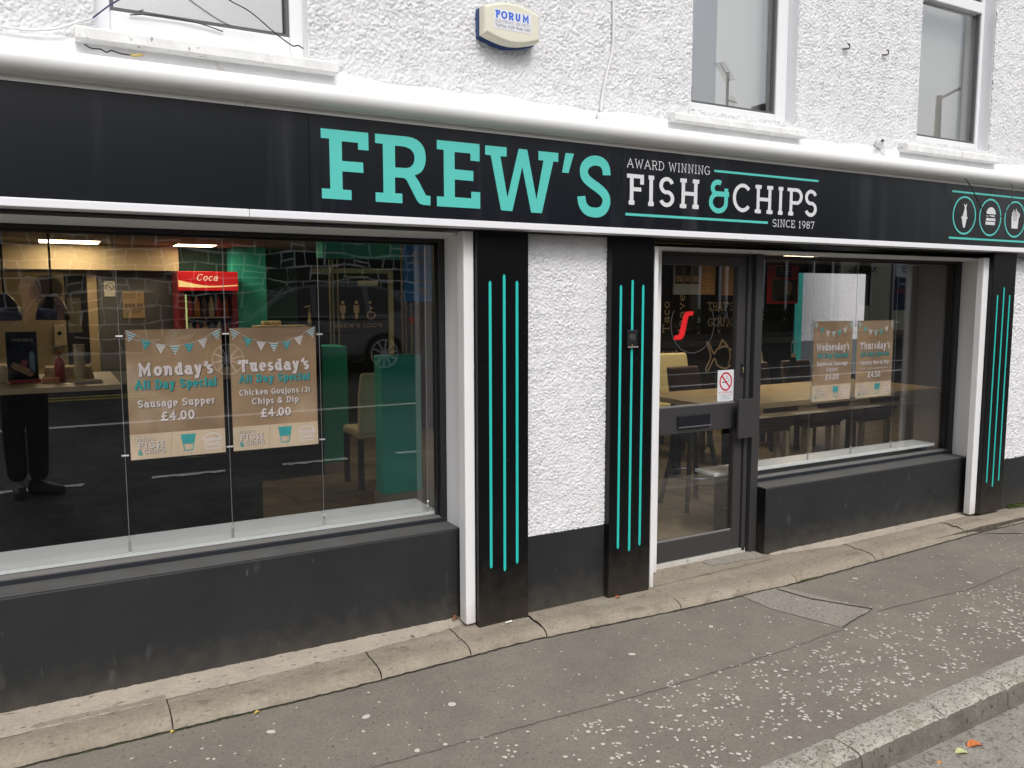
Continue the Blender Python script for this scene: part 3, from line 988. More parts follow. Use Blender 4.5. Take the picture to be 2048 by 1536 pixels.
# solid wall behind the roughcast, between the windows, and above
for (xa, xb) in ((-3.2, .20), (1.01, 3.105), (3.918, 5.05), (5.858, 13)):
    core.box(xa, xb, -.085, .12, 2.45, 4.0)
core.box(-3.2, 13, -.085, .12, 4.0, 5.0)
core.box(-3.2, 13, -.085, .12, 1.99, 2.62)
core.box(-3.2, -1.1, -.0885, .12, 2.621, 3.999)
core.box(7.2, 13, -.091, .12, 0.0, 3.9)
core.build("wall_core", RENDER, shop)
box("smooth_band", -3.2, 13, -.097, -.085, 2.38, 2.566, SMOOTH, shop)
pl = MB()
pl.box(2.045, 2.562, -.094, .2, -.1, .404)
pl.build("pier_plinth", RISER, shop, bevel=.004)
box("right_plinth", 6.20, 7.6, -.094, .2, -.1, .392, RISER, shop, bevel=.004)
box("pier_core", 2.045, 2.562, -.084, .2, .40, 1.99, RENDER, shop)
box("right_core", 6.20, 7.6, -.084, .2, .39, 1.99, RENDER, shop)
# dark lintel board under the fascia
box("lintel_board", -3.2, 6.25, -.125, .16, 1.935, 1.99, FRAMEB, shop)
box("left_end_wall", -3.2, -2.2, -.084, .2, -.1, 1.99, RENDER, shop)


# window A, B, C upstairs
def upper_window(x0, x1, z0, gx0, gx1, gz0, transom, right_jamb, blind):
    w = MB()
    w.box(x0, gx0, -.02, .06, z0, 4.0)
    w.box(gx1, x1, -.02, .06, z0, 4.0)
    w.box(gx0, gx1, -.02, .06, z0, gz0)
    if transom:
        w.box(gx0, gx1, -.024, .064, transom, transom + .075)
    fr = w.build("window_frame", UPVC, shop, bevel=.006)
    b = MB()
    b.box(gx0 - .0, gx0 + .014, -.008, .018, gz0, 3.99)
    b.box(gx1 - .014, gx1, -.008, .018, gz0, 3.99)
    b.box(gx0 + .014, gx1 - .014, -.008, .018, gz0, gz0 + .013)
    b.build("gasket", mat("gasket_grey", (.10, .10, .105), .6), fr)
    if transom:
        box("pane", gx0 + .001, gx1 - .001, .019, .025, gz0 + .001, transom - .001, GLASSU, fr)
        box("pane", gx0 + .001, gx1 - .001, .019, .025, transom + .076, 3.99, GLASSU, fr)
    else:
        box("pane", gx0 + .001, gx1 - .001, .019, .025, gz0 + .001, 3.99, GLASSU, fr)
    # smooth plastered reveals
    box("reveal", x0 - .004, x0 + .004, -.093, -.02, z0, 4.0, UPVC, fr)
    box("reveal", x1 - .004, x1 + .004, -.093, -.02, z0, 4.0, UPVC, fr)
    if blind:
        bl = MB()
        k = 26
        bx0, bx1 = blind
        pts = [(bx0 + (bx1 - bx0) * i / k, .14) for i in range(k + 1)]
        vv = [(p[0], p[1], 2.7) for p in pts] + [(p[0], p[1], 3.98) for p in pts]
        bl.add(vv, [(i, i + 1, k + 2 + i, k + 1 + i) for i in range(k)])
        bl.build("curtain", mat("curtain_cream", (.55, .54, .50), .9), fr, smooth=True, fix=False)
    return fr


upper_window(.20, 1.01, 2.63, .262, .95, 2.723, None, True, None)
upper_window(3.105, 3.918, 2.645, 3.165, 3.83, 2.707, None, True, (3.50, 3.86))
upper_window(5.05, 5.858, 2.65, 5.11, 5.82, 2.71, 3.60, True, (5.38, 5.84))


def sill(x0, x1, z0, z1, lift):
    nn = int((x1 - x0) / .02)
    g = random.Random(int(x0 * 100))
    vv, ff = [], []
    for k in range(nn + 1):
        x = x0 + (x1 - x0) * k / nn
        j = g.uniform(-.0008, .0008) + .0015 * math.sin(x * 23) + (-.004 if g.random() < .05 else 0)
        j2 = g.uniform(-.0015, .001) + .002 * math.sin(x * 31 + 1) + (.005 if g.random() < .06 else 0)
        prof = [(.0, lift), (-.085, z1 + .008 + j), (-.150, z1 + j), (-.160 + j, z1 - .010), (-.160 + j2, z0 + .006), (-.150, z0 + j2), (-.09, z0 + .002)]
        for (yy, zz) in prof:
            vv.append((x, yy, zz))
    m_ = 7
    for k in range(nn):
        for j in range(m_ - 1):
            ff.append((k * m_ + j, k * m_ + j + 1, (k + 1) * m_ + j + 1, (k + 1) * m_ + j))
    ff += [tuple(range(m_)), tuple(nn * m_ + j for j in range(m_))]
    return MB().add(vv, ff).build("stone_sill", SILLW, shop)


sill(.134, 1.112, 2.562, 2.612, 2.64)
sill(2.942, 3.945, 2.558, 2.603, 2.655)
sill(4.873, 5.922, 2.562, 2.613, 2.66)

# upstairs room so the windows look into something
up = MB()
up.box(-.6, 7.2, 2.6, 2.7, 2.46, 4.6)
up.box(-.7, -.6, .13, 2.7, 2.46, 4.6)
up.box(7.2, 7.3, .13, 2.7, 2.46, 4.6)
up.box(-.6, 7.2, .13, 2.6, 4.1, 4.2)
up.build("upstairs_room", mat("upstairs_paint", (.45, .46, .47), .9), shop)
box("roof_slab", -3.2, 13, -.05, 5.72, 4.6, 4.8, TRIMG, shop)
box("rear_wall_upper", -3.2, 13, 5.60, 5.70, 2.3, 4.6, RENDER, shop)


# display window 1
def display(x0, x1, z0, z1, gx0, gx1, gz0, gz1, left=True):
    w = MB()
    w.box(gx1, x1, .150, .235, z0, z1)
    if left:
        w.box(x0, gx0, .150, .235, z0, z1)
    w.box(gx0, gx1, .150, .235, gz1, z1)
    fr = w.build("window_frame", FRAMEB, shop, bevel=.003)
    s = MB()
    s.box(x0, x1, .146, .235, z0 - .0, z0 + .024)
    s.build("bottom_rail", mat("frame_blueblack", (.014, .016, .022), .45), fr, bevel=.003)
    # sloping grey bead up to the glass
    MB().add([(x0, .150, z0 + .0245), (x1, .150, z0 + .0245), (x1, .192, gz0), (x0, .192, gz0)], [(0, 1, 2, 3)]) \
        .build("glazing_bead", mat("bead_grey", (.13, .125, .12), .5), fr)
    box("pane", gx0 - .006, gx1 + .006, .194, .200, gz0 - .02, gz1 + .006, GLASS, fr)
    b = MB()
    b.box(gx1 - .012, gx1 - .001, .180, .193, gz0, gz1)
    b.box(gx0 + .001, gx1 - .012, .180, .193, gz1 - .012, gz1 - .001)
    b.build("gasket", FRAMEB, fr)
    return fr


w1 = display(-2.2, 1.736, .474, 1.914, -2.15, 1.704, .506, 1.897)
w2 = display(3.86, 6.018, .430, 1.888, 3.898, 5.975, .462, 1.876)
# riser under the windows
r1 = MB().box(-2.2, 1.737, 0, .18, -.08, .473).build("stall_riser", RISER, shop, bevel=.008)
r2 = MB().box(3.858, 5.97, -.012, .18, -.08, .428).build("stall_riser", RISER, shop, bevel=.008)
box("ledge_light_coat", -2.2, 1.735, .002, .148, .4735, .4755, LEDGE, r1)  # thin sheet, painted paler than the riser for the skylight on its top
box("side_coat", 3.8565, 3.8578, -.010, .118, -.079, .426, PILB, r2)
box("ledge_light_coat", 3.862, 5.96, -.009, .148, .4285, .4305, LEDGE, r2)

# white reveals, posts and heads
def yprism(x0, x1, poly):
    return MB().prism(poly, x0, x1, plane='yz')


yprism(-2.2, 1.775, [(-.12, 1.9425), (-.05, 1.9415), (.150, 1.9145), (.150, 1.950), (-.12, 1.950)]).build("window_head", GLOSSW, shop)
box("white_reveal", 1.737, 1.770, -.036, .150, .470, 1.925, GLOSSW, shop)
box("white_post", 1.716, 1.7695, -.110, -.036, .012, 1.9400, GLOSSW, shop, bevel=.006)
MB().prism([(6.018, .150), (5.932, -.058), (5.975, -.058), (6.05, .150)], .420, 1.905, plane='xy').build("white_reveal", GLOSSW, shop)
box("white_post", 5.864, 5.9305, -.110, -.058, .018, 1.905, GLOSSW, shop, bevel=.006)
hd = MB()
hd.box(2.90, 6.02, -.055, -.03, 1.890, 1.902)
hd.box(2.90, 6.02, -.030, .150, 1.8885, 1.8985)
hd.build("window_head", GLOSSW, shop)
box("white_post", 2.862, 2.889, -.110, -.07, -.004, 1.897, GLOSSW, shop, bevel=.003)
box("jamb_core", 2.836, 2.868, -.065, .2, -.05, 1.94, PILB, shop)
box("door_reveal", 2.87, 3.05, .06, .2, -.05, 1.89, GLOSSW, shop)


def pilaster(x0, x1, z0, grooves, yb):
    p = MB().box(x0, x1, -.14, yb, z0, 1.94).build("pilaster", PILB, shop, bevel=.004)
    for (gx, za, zb) in grooves:
        # each painted groove: shallow half-round channel with rounded ends
        r = .0072
        m_ = MB()
        top = arc(gx, zb - r * 2, r, r * 2, 0, 180, 8)
        bot = arc(gx, za + r * 2, r, r * 2, 180, 360, 8)
        m_.prism(top + bot, -.1412, -.1395)
        m_.build("groove", GROOVE, p)
    return p


pilaster(1.7725, 2.054, -.012, [(1.840, .290, 1.703), (1.917, .263, 1.735), (1.988, .290, 1.704)], .10)
pilaster(2.556, 2.834, .0, [(2.615, .270, 1.688), (2.691, .245, 1.716), (2.762, .266, 1.690)], .10)
pilaster(5.932, 6.218, .02, [(6.000, .250, 1.640), (6.077, .212, 1.695), (6.152, .248, 1.640)], -.0595)
box("pilaster_core", 6.06, 6.215, -.058, .15, -.05, 1.94, FRAMEB, shop)

# door
door = thing("shop_door", "grey aluminium glazed shop door with letter plate between black pilaster and right window", "door", (3.41, .1, .037))
dm = MB()
dm.box(3.055, 3.085, .10, .145, .040, 1.872)
dm.box(3.685, 3.752, .10, .145, .040, 1.872)
dm.box(3.085, 3.685, .10, .145, 1.812, 1.872)
dm.box(3.085, 3.685, .10, .145, .040, .162)
dm.build("door_leaf", FRAME, door, bevel=.003)
box("mid_rail", 3.085, 3.685, .094, .150, .815, .975, FRAME, door, bevel=.003)
bd = MB()
bd.box(3.085, 3.688, .110, .118, .162, .170)
bd.box(3.085, 3.688, .110, .118, .975, .982)
bd.build("glazing_bead", mat("bead_light", (.22, .21, .20), .4), door)
box("pane", 3.08, 3.69, .120, .126, .165, .812, GLASS, door)
box("pane", 3.08, 3.69, .120, .126, .978, 1.809, GLASS, door)
lp = box("letter_plate", 3.215, 3.468, .082, .094, .852, .925, mat("letter_black", (.012, .013, .016), .25), door, bevel=.004)
box("flap_lip", 3.215, 3.468, .072, .084, .850, .857, mat("lip_grey", (.10, .10, .11), .35), lp, bevel=.002)
box("handle_plate", 3.642, 3.772, .022, .040, .760, 1.003, FRAME, door, bevel=.003)
box("handle_stem", 3.70, 3.72, .040, .100, .80, .96, FRAMEB, door)
lk = box("lock_plate", 3.722, 3.750, .094, .0995, 1.135, 1.215, FRAMEB, door, bevel=.002)
MB().lathe([(.0, 0), (.0062, 0), (.0062, .004), (0, .004)], (3.737, .090, 1.186), 14, 'y').build("keyhole", mat("brass_key", (.45, .42, .25), .35, metal=.6), lk)
box("key_slot", 3.7345, 3.7395, .0905, .0935, 1.158, 1.184, mat("brass_key", (.45, .42, .25), .35, metal=.6), lk)
df = MB()
df.box(3.756, 3.786, .085, .20, .02, 1.886)
df.box(3.788, 3.856, .120, .20, .0, 1.886)
df.box(3.05, 3.756, .09, .20, 1.874, 1.886)
df.build("door_frame", FRAME, shop, bevel=.002)
box("door_post", 3.798, 3.8575, .06, .12, -.02, 1.887, FRAME, shop, bevel=.003)
ts = MB()
ts.box(2.90, 3.31, .085, .16, .004, .036)
ts.box(3.313, 3.79, .085, .16, .004, .036)
ts.build("threshold_strip", mat("threshold_white", (.50, .48, .44), .7, noise=(20, .1)), shop, bevel=.002)

# =================================================================== FASCIA SIGN
sign = thing("fascia_sign", "long black fascia sign reading FREW'S AWARD WINNING FISH & CHIPS in teal and white", "shop sign", (2.5, -.22, 1.94))
for (xa, xb) in ((-3.2, .9605), (.9625, 2.5535), (2.5555, 4.60), (4.602, 6.9)):
    box("panel", xa, xb, -.220, -.205, 1.968, 2.376, FASCIA, sign)
box("backing", -3.2, 6.9, -.204, -.10, 1.962, 2.38, FRAMEB, sign)
STRIPW = mat("strip_white", (.80, .80, .83), .35, .5)
for (xa, xb) in ((-3.2, .7125), (.7140, 3.4), (3.4015, 6.9)):
    box("white_strip", xa, xb, -.232, -.13, 1.943, 1.9745, STRIPW, sign, bevel=.003)
for (xa, xb) in ((-3.2, .7122), (.7140, 2.9), (2.902, 6.9)):
    box("top_trim", xa, xb, -.226, -.15, 2.372, 2.396, mat("trim_white", (.70, .69, .68), .4), sign)

Fp = [(1.012, 2.318), (1.217, 2.318), (1.217, 2.245), (1.171, 2.245), (1.171, 2.273), (1.100, 2.273), (1.100, 2.193), (1.192, 2.193), (1.192, 2.150), (1.100, 2.150), (1.100, 2.075), (1.138, 2.075), (1.138, 2.034), (1.011, 2.034), (1.011, 2.075), (1.047, 2.075), (1.047, 2.279), (1.012, 2.279)]
Rp = [(1.247, 2.318), (1.375, 2.319), (1.40, 2.3185), (1.42, 2.316), (1.438, 2.310), (1.454, 2.300), (1.467, 2.286), (1.475, 2.269), (1.479, 2.25), (1.480, 2.234), (1.478, 2.215), (1.473, 2.198), (1.466, 2.184), (1.456, 2.172), (1.442, 2.163), (1.426, 2.156), (1.444, 2.134), (1.479, 2.073), (1.500, 2.072), (1.500, 2.031), (1.469, 2.031), (1.450, 2.035), (1.437, 2.047), (1.389, 2.132), (1.382, 2.139), (1.372, 2.142), (1.334, 2.142), (1.334, 2.074), (1.367, 2.074), (1.367, 2.033), (1.245, 2.033), (1.245, 2.073), (1.281, 2.073), (1.281, 2.279), (1.247, 2.279)]
Rh = [(1.336, 2.276), (1.370, 2.276), (1.390, 2.274), (1.408, 2.267), (1.420, 2.256), (1.426, 2.242), (1.427, 2.228), (1.424, 2.212), (1.416, 2.199), (1.404, 2.189), (1.388, 2.185), (1.336, 2.184)]
Ep = [(1.534, 2.318), (1.746, 2.318), (1.746, 2.241), (1.700, 2.241), (1.700, 2.273), (1.620, 2.273), (1.620, 2.197), (1.714, 2.196), (1.714, 2.151), (1.620, 2.152), (1.620, 2.074), (1.703, 2.073), (1.703, 2.103), (1.748, 2.103), (1.748, 2.029), (1.532, 2.029), (1.532, 2.073), (1.567, 2.073), (1.567, 2.278), (1.534, 2.278)]
Wp = [(1.775, 2.316), (1.887, 2.316), (1.887, 2.274), (1.854, 2.273), (1.891, 2.086), (1.952, 2.315), (1.998, 2.315), (2.049, 2.086), (2.088, 2.272), (2.06, 2.272), (2.06, 2.314), (2.171, 2.314), (2.171, 2.272), (2.143, 2.272), (2.079, 2.025), (2.02, 2.025), (1.971, 2.235), (1.917, 2.026), (1.857, 2.028), (1.804, 2.273), (1.775, 2.274)]
Qp = [(2.213, 2.318), (2.261, 2.318), (2.230, 2.224), (2.193, 2.224)]
Sc = [(2.457, 2.229), (2.455, 2.250), (2.447, 2.272), (2.428, 2.289), (2.400, 2.2955), (2.370, 2.293), (2.342, 2.280), (2.324, 2.259), (2.320, 2.236), (2.328, 2.212), (2.350, 2.193), (2.385, 2.174), (2.420, 2.155), (2.446, 2.134), (2.457, 2.108), (2.453, 2.082), (2.438, 2.059), (2.414, 2.046), (2.383, 2.043), (2.350, 2.048), (2.326, 2.063), (2.311, 2.088), (2.306, 2.118)]
SV = []
for i in range(len(Sc) - 1):
    pass
Ssm = [(p.x, p.z) for p in smooth_path([(q[0], 0, q[1]) for q in Sc], 3)]
Lf, Rt = ribbon(Ssm, .048, False)
for nm, poly, hole in (("F", Fp, None), ("R", Rp, Rh), ("E", Ep, None), ("W", Wp, None), ("apostrophe", Qp, None)):
    m_ = MB().prism(poly, -.2222, -.2195, holes=[hole] if hole else ())
    m_.build("letter", TEAL, sign)
n_ = len(Lf)
MB().add([(p.x, -.2222, p.y) for p in Lf] + [(p.x, -.2222, p.y) for p in Rt], [(i, n_ + i, n_ + i + 1, i + 1) for i in range(n_ - 1)]) \
    .build("letter", TEAL, sign, fix=False)
Y0 = -.2208


def fitchar(ch, xa, xb, zb, zt, wt, m):
    return lettering("letter", ch, (xa, Y0, zb), zt - zb, m, sign, wt=wt, fit=xb - xa)


for ch, xa, xb in (("F", 2.582, 2.694), ("I", 2.706, 2.774), ("S", 2.790, 2.897), ("H", 2.917, 3.080)):
    fitchar(ch, xa, xb, 2.093, 2.249, 1.5, WHITEV)
for ch, xa, xb in (("C", 3.306, 3.448), ("H", 3.462, 3.632), ("I", 3.645, 3.712), ("P", 3.729, 3.862), ("S", 3.874, 3.982)):
    fitchar(ch, xa, xb, 2.093, 2.251, 1.45, WHITEV)
am = MB()
strokes(am, [arc(3.199, 2.213, .038, .032, 55, 270, 18), arc(3.205, 2.138, .055, .046, 90, 360 + 0, 26),
             [(3.260, 2.214), (3.260, 2.138)], [(3.19, 2.183), (3.281, 2.183)]], .027, y=Y0)
am.build("ampersand", TEAL, sign, fix=False)
lettering("lettering", "AWARD WINNING", (2.583, Y0, 2.278), .046, WHITEV, sign, wt=.85, fit=.557)
lettering("lettering", "SINCE 1987", (3.619, Y0, 2.024), .043, WHITEV, sign, wt=.95, fit=.345)
box("rule", 3.170, 3.984, -.2215, -.2195, 2.297, 2.309, TEAL, sign)
box("rule", 2.577, 3.582, -.2215, -.2195, 2.038, 2.051, TEAL, sign)
box("rule", 5.274, 6.30, -.2215, -.2195, 2.318, 2.330, TEAL, sign)
box("rule", 5.264, 6.30, -.2215, -.2195, 2.012, 2.025, TEAL, sign)
for cx in (5.4215, 5.7195, 6.0175):
    strokes(MB(), [arc(cx, 2.172, .124, .122, 0, 360, 48)], .0115, y=Y0).build("icon_ring", TEAL, sign, fix=False)
ic = MB()
ic.prism([(5.408, 2.252), (5.427, 2.238), (5.446, 2.252), (5.437, 2.222), (5.446, 2.19), (5.448, 2.165), (5.460, 2.158), (5.448, 2.146), (5.441, 2.12), (5.430, 2.090), (5.415, 2.090), (5.402, 2.12), (5.396, 2.145), (5.386, 2.160), (5.403, 2.170), (5.412, 2.195), (5.421, 2.221)], Y0 - .0006, None)
ic.build("icon", WHITEV, sign, fix=False)
ic = MB()
bun = arc(5.7245, 2.195, .056, .047, 0, 180, 16)
ic.prism(bun, Y0 - .0006, None)
ic.prism([(5.669, 2.149), (5.672, 2.167), (5.779, 2.167), (5.780, 2.149)], Y0 - .0006, None)
ic.prism([(5.668, 2.121), (5.665, 2.142), (5.778, 2.144), (5.775, 2.121)], Y0 - .0006, None)
strokes(ic, [[(5.675 + i * .0095, 2.178 + (.008 if i % 2 else 0)) for i in range(11)]], .007, y=Y0)
ic.build("icon", WHITEV, sign, fix=False)
ic = MB()
ic.prism([(5.978, 2.108), (6.055, 2.108), (6.062, 2.195), (5.972, 2.195)], Y0 - .0006, None)
for fx, ft in ((5.975, 2.222), (5.990, 2.240), (6.004, 2.226), (6.020, 2.246), (6.036, 2.232), (6.050, 2.224), (6.063, 2.215)):
    ic.prism([(fx, 2.19), (fx + .010, 2.19), (fx + .011, ft), (fx + .001, ft)], Y0 - .0008, None)
ic.build("icon", WHITEV, sign, fix=False)
for fx in (5.999, 6.014, 6.030):
    box("chip_gap", fx, fx + .003, Y0 - .0016, Y0 - .0004, 2.16, 2.225, FASCIA, sign)

# =================================================================== AWNING CASSETTE
awn = thing("awning_cassette", "white rounded awning cassette running above the black fascia sign", "awning", (2.5, -.25, 2.4))
AWN = mat("awning_white", (.82, .82, .815), .35, .5, noise=(3, .015), spots=(30, .72, (.4, .38, .35), .4))
prof = [(-.099, 2.478), (-.19, 2.487)]
prof += [(-.242 + .060 * math.cos(math.radians(t)), 2.440 + .048 * math.sin(math.radians(t))) for t in range(85, 278, 12)]
prof += [(-.20, 2.393), (-.12, 2.40)]
for i, (xa, xb) in enumerate(((-3.2, 4.805), (4.8065, 8.4))):
    mb = MB()
    nn = 2
    vv = [(x, p[0], p[1]) for x in (xa, xb) for p in prof]
    k = len(prof)
    mb.add(vv, [(j, (j + 1) % k, k + (j + 1) % k, k + j) for j in range(k)] + [tuple(range(k))[::-1], tuple(k + j for j in range(k))])
    mb.build("cassette", AWN, awn, smooth=False)
for o in awn.children:
    for p in o.data.polygons:
        p.use_smooth = len(p.vertices) == 4
    o.modifiers.new("es", 'EDGE_SPLIT').split_angle = math.radians(35)
# lumpy mortar flashing between wall and cassette
vv, ff = [], []
nn = 420
for k in range(nn + 1):
    x = -3.2 + 11.0 * k / nn
    s1 = .006 * math.sin(x * 7.3) + .004 * math.sin(x * 17.1) + random.uniform(-.0015, .0015)
    for (yy, zz) in ((-.094, 2.574 + s1), (-.1005, 2.566 + s1), (-.103, 2.54), (-.102, 2.51 + s1 * .3), (-.104 - abs(s1), 2.47)):
        vv.append((x, yy + random.uniform(-.001, .001), zz))
for k in range(nn):
    for j in range(4):
        ff.append((k * 5 + j, k * 5 + j + 1, (k + 1) * 5 + j + 1, (k + 1) * 5 + j))
MB().add(vv, ff).build("flashing", SMOOTH, shop, smooth=True)


# =================================================================== THINGS ON THE WALL
def cable(name, label, pts, r, m, cat="cable"):
    sp = smooth_path(pts, 6)
    o = MB().tube(sp, r, 8).build(name, m, smooth=True)
    return tag(o, label, cat)


CABW = mat("cable_white", (.72, .72, .72), .5)
CABB = mat("cable_black", (.010, .010, .018), .45)
CABBL = mat("cable_blueish", (.03, .035, .12), .45)
cable("wall_cable", "white painted cable drooping across the roughcast at the far left", [(-.5, -.115, 2.60), (-.10, -.12, 2.578), (.023, -.125, 2.583), (.09, -.13, 2.60), (.137, -.125, 2.625), (.195, -.11, 2.655)], .0045, CABW)
cable("wall_cable", "blue black cable rising across the left side of the upper left window", [(.195, -.11, 2.655), (.23, -.11, 2.688), (.266, -.11, 2.72), (.33, -.12, 2.762), (.40, -.13, 2.80)], .0030, CABBL)
cable("wall_cable", "thin black cable curving low across the upper left window pane", [(.33, -.03, 2.712), (.40, -.035, 2.722), (.491, -.035, 2.724), (.584, -.035, 2.718), (.675, -.03, 2.702)], .0024, CABB)
cable("wall_cable", "black cable falling diagonally over the upper left window to its bottom right corner", [(.55, -.11, 2.88), (.684, -.11, 2.805), (.77, -.105, 2.772), (.868, -.10, 2.706), (.918, -.095, 2.678), (.945, -.09, 2.668), (.968, -.08, 2.676), (.99, -.075, 2.668)], .0026, CABB)
wc = cable("wire_tail", "short black wire with yellow taped end under the upper left sill", [(.163, -.13, 2.552), (.185, -.135, 2.540), (.214, -.135, 2.541), (.235, -.135, 2.533), (.252, -.135, 2.541), (.28, -.135, 2.535), (.318, -.135, 2.5335)], .0028, CABB, "wire")
MB().tube([(.316, -.135, 2.5335), (.335, -.135, 2.5345), (.352, -.135, 2.541), (.362, -.135, 2.538)], [.0045, .006, .0055, .003], 8).build("tape_end", mat("tape_yellow", (.50, .38, .12), .6), wc, smooth=True)
cable("wall_cable", "white painted conduit running down the roughcast between the upper windows", [(2.575, -.108, 3.5), (2.572, -.108, 3.12), (2.573, -.108, 2.97), (2.571, -.108, 2.90), (2.560, -.108, 2.84), (2.53, -.108, 2.74), (2.505, -.108, 2.62), (2.497, -.112, 2.56)], .008, CABW, "conduit")
MB_ = MB().lathe([(0, 0), (.012, .002), (.02, .02), (.024, .05), (.01, .055), (0, .055)], (2.490, -.125, 2.500), 10)
tag(MB_.build("sealant_blob", SMOOTH, smooth=True), "white sealant blob where the painted conduit meets the awning", "sealant")
cable("hanging_cable", "black cable hanging in a loop over the fish and burger icons", [(5.300, -.285, 2.40), (5.315, -.30, 2.375), (5.370, -.31, 2.310), (5.434, -.315, 2.233), (5.512, -.315, 2.179), (5.612, -.315, 2.156), (5.72, -.315, 2.189), (5.80, -.31, 2.265), (5.832, -.30, 2.36), (5.836, -.285, 2.40)], .0034, CABB)
cable("wall_cable", "short blue black cable leaving the top of the rightmost black pilaster", [(6.225, -.10, 1.918), (6.4, -.118, 1.912), (7.0, -.12, 1.91)], .003, CABBL)
for k, (hx, hz) in enumerate(((4.319, 3.137), (4.683, 3.152))):
    pts = [(hx - .012, -.085, hz - .006), (hx - .012, -.105, hz - .008), (hx - .004, -.118, hz - .010), (hx + .010, -.12, hz - .006), (hx + .016, -.12, hz + .006), (hx + .010, -.12, hz + .018), (hx - .002, -.12, hz + .019)]
    o = MB().tube(smooth_path(pts, 4), .0042, 8).build("wall_hook", mat("hook_iron", (.045, .04, .04), .6), smooth=True)
    tag(o, ("dark curved iron hook in the roughcast, left of the pair", "dark curved iron hook in the roughcast, right of the pair near the last upper window")[k], "hook", "iron hooks in the upper wall")
vc = thing("pipe_outlet", "small white pipe stub with dark bore poking out below the two hooks", "pipe", (4.65, -.10, 2.60))
MB().lathe([(.0, .03), (.030, .03), (.030, .0), (.020, -.012), (.0, -.012)], (4.665, -.125, 2.598), 18, 'y').build("collar", CABW, vc, smooth=True)
MB().tube([(4.66, -.12, 2.598), (4.635, -.150, 2.600), (4.618, -.165, 2.602)], .014, 14).build("pipe", CABW, vc, smooth=True)
MB().tube([(4.6185, -.1640, 2.602), (4.6135, -.170, 2.6024)], .008, 12).build("bore", BLACKR, vc)
MB().tube(smooth_path([(4.685, -.12, 2.575), (4.70, -.125, 2.55), (4.695, -.125, 2.53), (4.69, -.12, 2.51)], 4), .005, 8).build("tail", CABW, vc, smooth=True)

# alarm box
al = thing("alarm_box", "cream and blue burglar alarm box reading FORUM ELECTRONIC SECURITY between the upper windows", "alarm box", (1.93, -.12, 2.88))


def alarm_outline(x0, x1, zc, hh, bulge, inset=0.0):
    pts = []
    for i in range(15):
        t = i / 14
        pts.append((x0 + inset + (x1 - x0 - 2 * inset) * t, zc + hh - inset + bulge * math.sin(math.pi * t)))
    for i in range(15):
        t = 1 - i / 14
        pts.append((x0 + inset + (x1 - x0 - 2 * inset) * t, zc - hh + inset - bulge * math.sin(math.pi * t)))
    return pts


MB().prism(alarm_outline(1.792, 2.092, 2.885, .063, .030), -.128, -.095).build("back_plate", BLUEP, al, bevel=.004)
cov = MB()
o1 = alarm_outline(1.795, 2.090, 2.887, .062, .030)
o2 = alarm_outline(1.795, 2.090, 2.887, .062, .030, .010)
k = len(o1)
vv = [(p[0], -.129, p[1]) for p in o1] + [(p[0], -.175, p[1]) for p in o1] + [(p[0], -.188, p[1]) for p in o2]
ff = []
for q in range(2):
    for i in range(k):
        ff.append((q * k + i, q * k + (i + 1) % k, (q + 1) * k + (i + 1) % k, (q + 1) * k + i))
ff.append(tuple(2 * k + i for i in range(k)))
ff.append(tuple(range(k))[::-1])
cov.add(vv, ff).build("cover", CREAMP, al, bevel=.003)
st = box("sticker", 1.842, 2.040, -.1890, -.1882, 2.852, 2.938, mat("sticker_white", (.72, .73, .78), .35), al)
BLUEV = mat("print_blue", (.02, .12, .62), .4)
GREYV = mat("print_grey", (.10, .10, .12), .5)
lettering("lettering", "FORUM", (1.847, -.1892, 2.898), .036, BLUEV, al, wt=2.5, serif=False, fit=.184)
lettering("lettering", "ELECTRONIC SECURITY", (1.848, -.1892, 2.880), .012, GREYV, al, wt=1.0, fit=.186)
lettering("lettering", "Tel/Fax: (028) 9446 7407", (1.849, -.1892, 2.860), .014, GREYV, al, wt=1.3, serif=False, fit=.186)

# entry keypad on the second pilaster
kp = thing("doorbell_unit", "small black intercom unit on the teal lined pilaster left of the door", "intercom", (2.685, -.145, 1.40))
box("housing", 2.651, 2.716, -.158, -.1405, 1.362, 1.452, FRAMEB, kp, bevel=.004)
MB().lathe([(.0, -.006), (.010, -.006), (.012, -.002), (.018, -.002), (.020, .0), (.020, .003), (0, .003)], (2.682, -.159, 1.412), 22, 'y').build("dial", mat("dial_grey", (.05, .05, .055), .25), kp, smooth=False)
MB().lathe([(0, -.002), (.003, -.002), (.003, 0)], (2.679, -.1585, 1.372), 10, 'y').build("led", mat("led_amber", (.4, .25, .1), .4), kp)
box("drip_lip", 2.650, 2.717, -.164, -.1585, 1.361, 1.3645, TRIMG, kp)

# =================================================================== SHOP INTERIOR
ZF = .04
IW = mat("interior_grey", (.045, .047, .050), .75, .3)
IGREEN = mat("interior_green", (.05, .60, .47), .6, .4)
IBEIGE = mat("interior_beige", (.42, .34, .22), .7, .3, noise=(2, .05))
IDARK = mat("interior_dark", (.006, .006, .0065), .6, .15)
WALLD = mat("wall_charcoal", (.015, .014, .014), .7, .15)
FLOOR = mat("floor_tiles", (.20, .16, .11), .45, .4, noise=[(1.4, .2), (9, .2)])
ft = thing("shop_floor", "mottled brown floor tiles inside the shop", None, (0, 0, ZF), kind='structure')
ntile = 0
for i in range(26):
    for j in range(9):
        x, y = -2.6 + i * .6, .25 + j * .6
        if y > 5.4:
            continue
        box("tile", x + .002, x + .598, y + .002, min(y + .598, 5.5), ZF - .02, ZF + random.uniform(-.0006, .0006), FLOOR, ft)
box("grout", -3, 12.8, .22, 5.5, -.1, ZF - .004, mat("grout_dark", (.03, .026, .022), .9), ft)
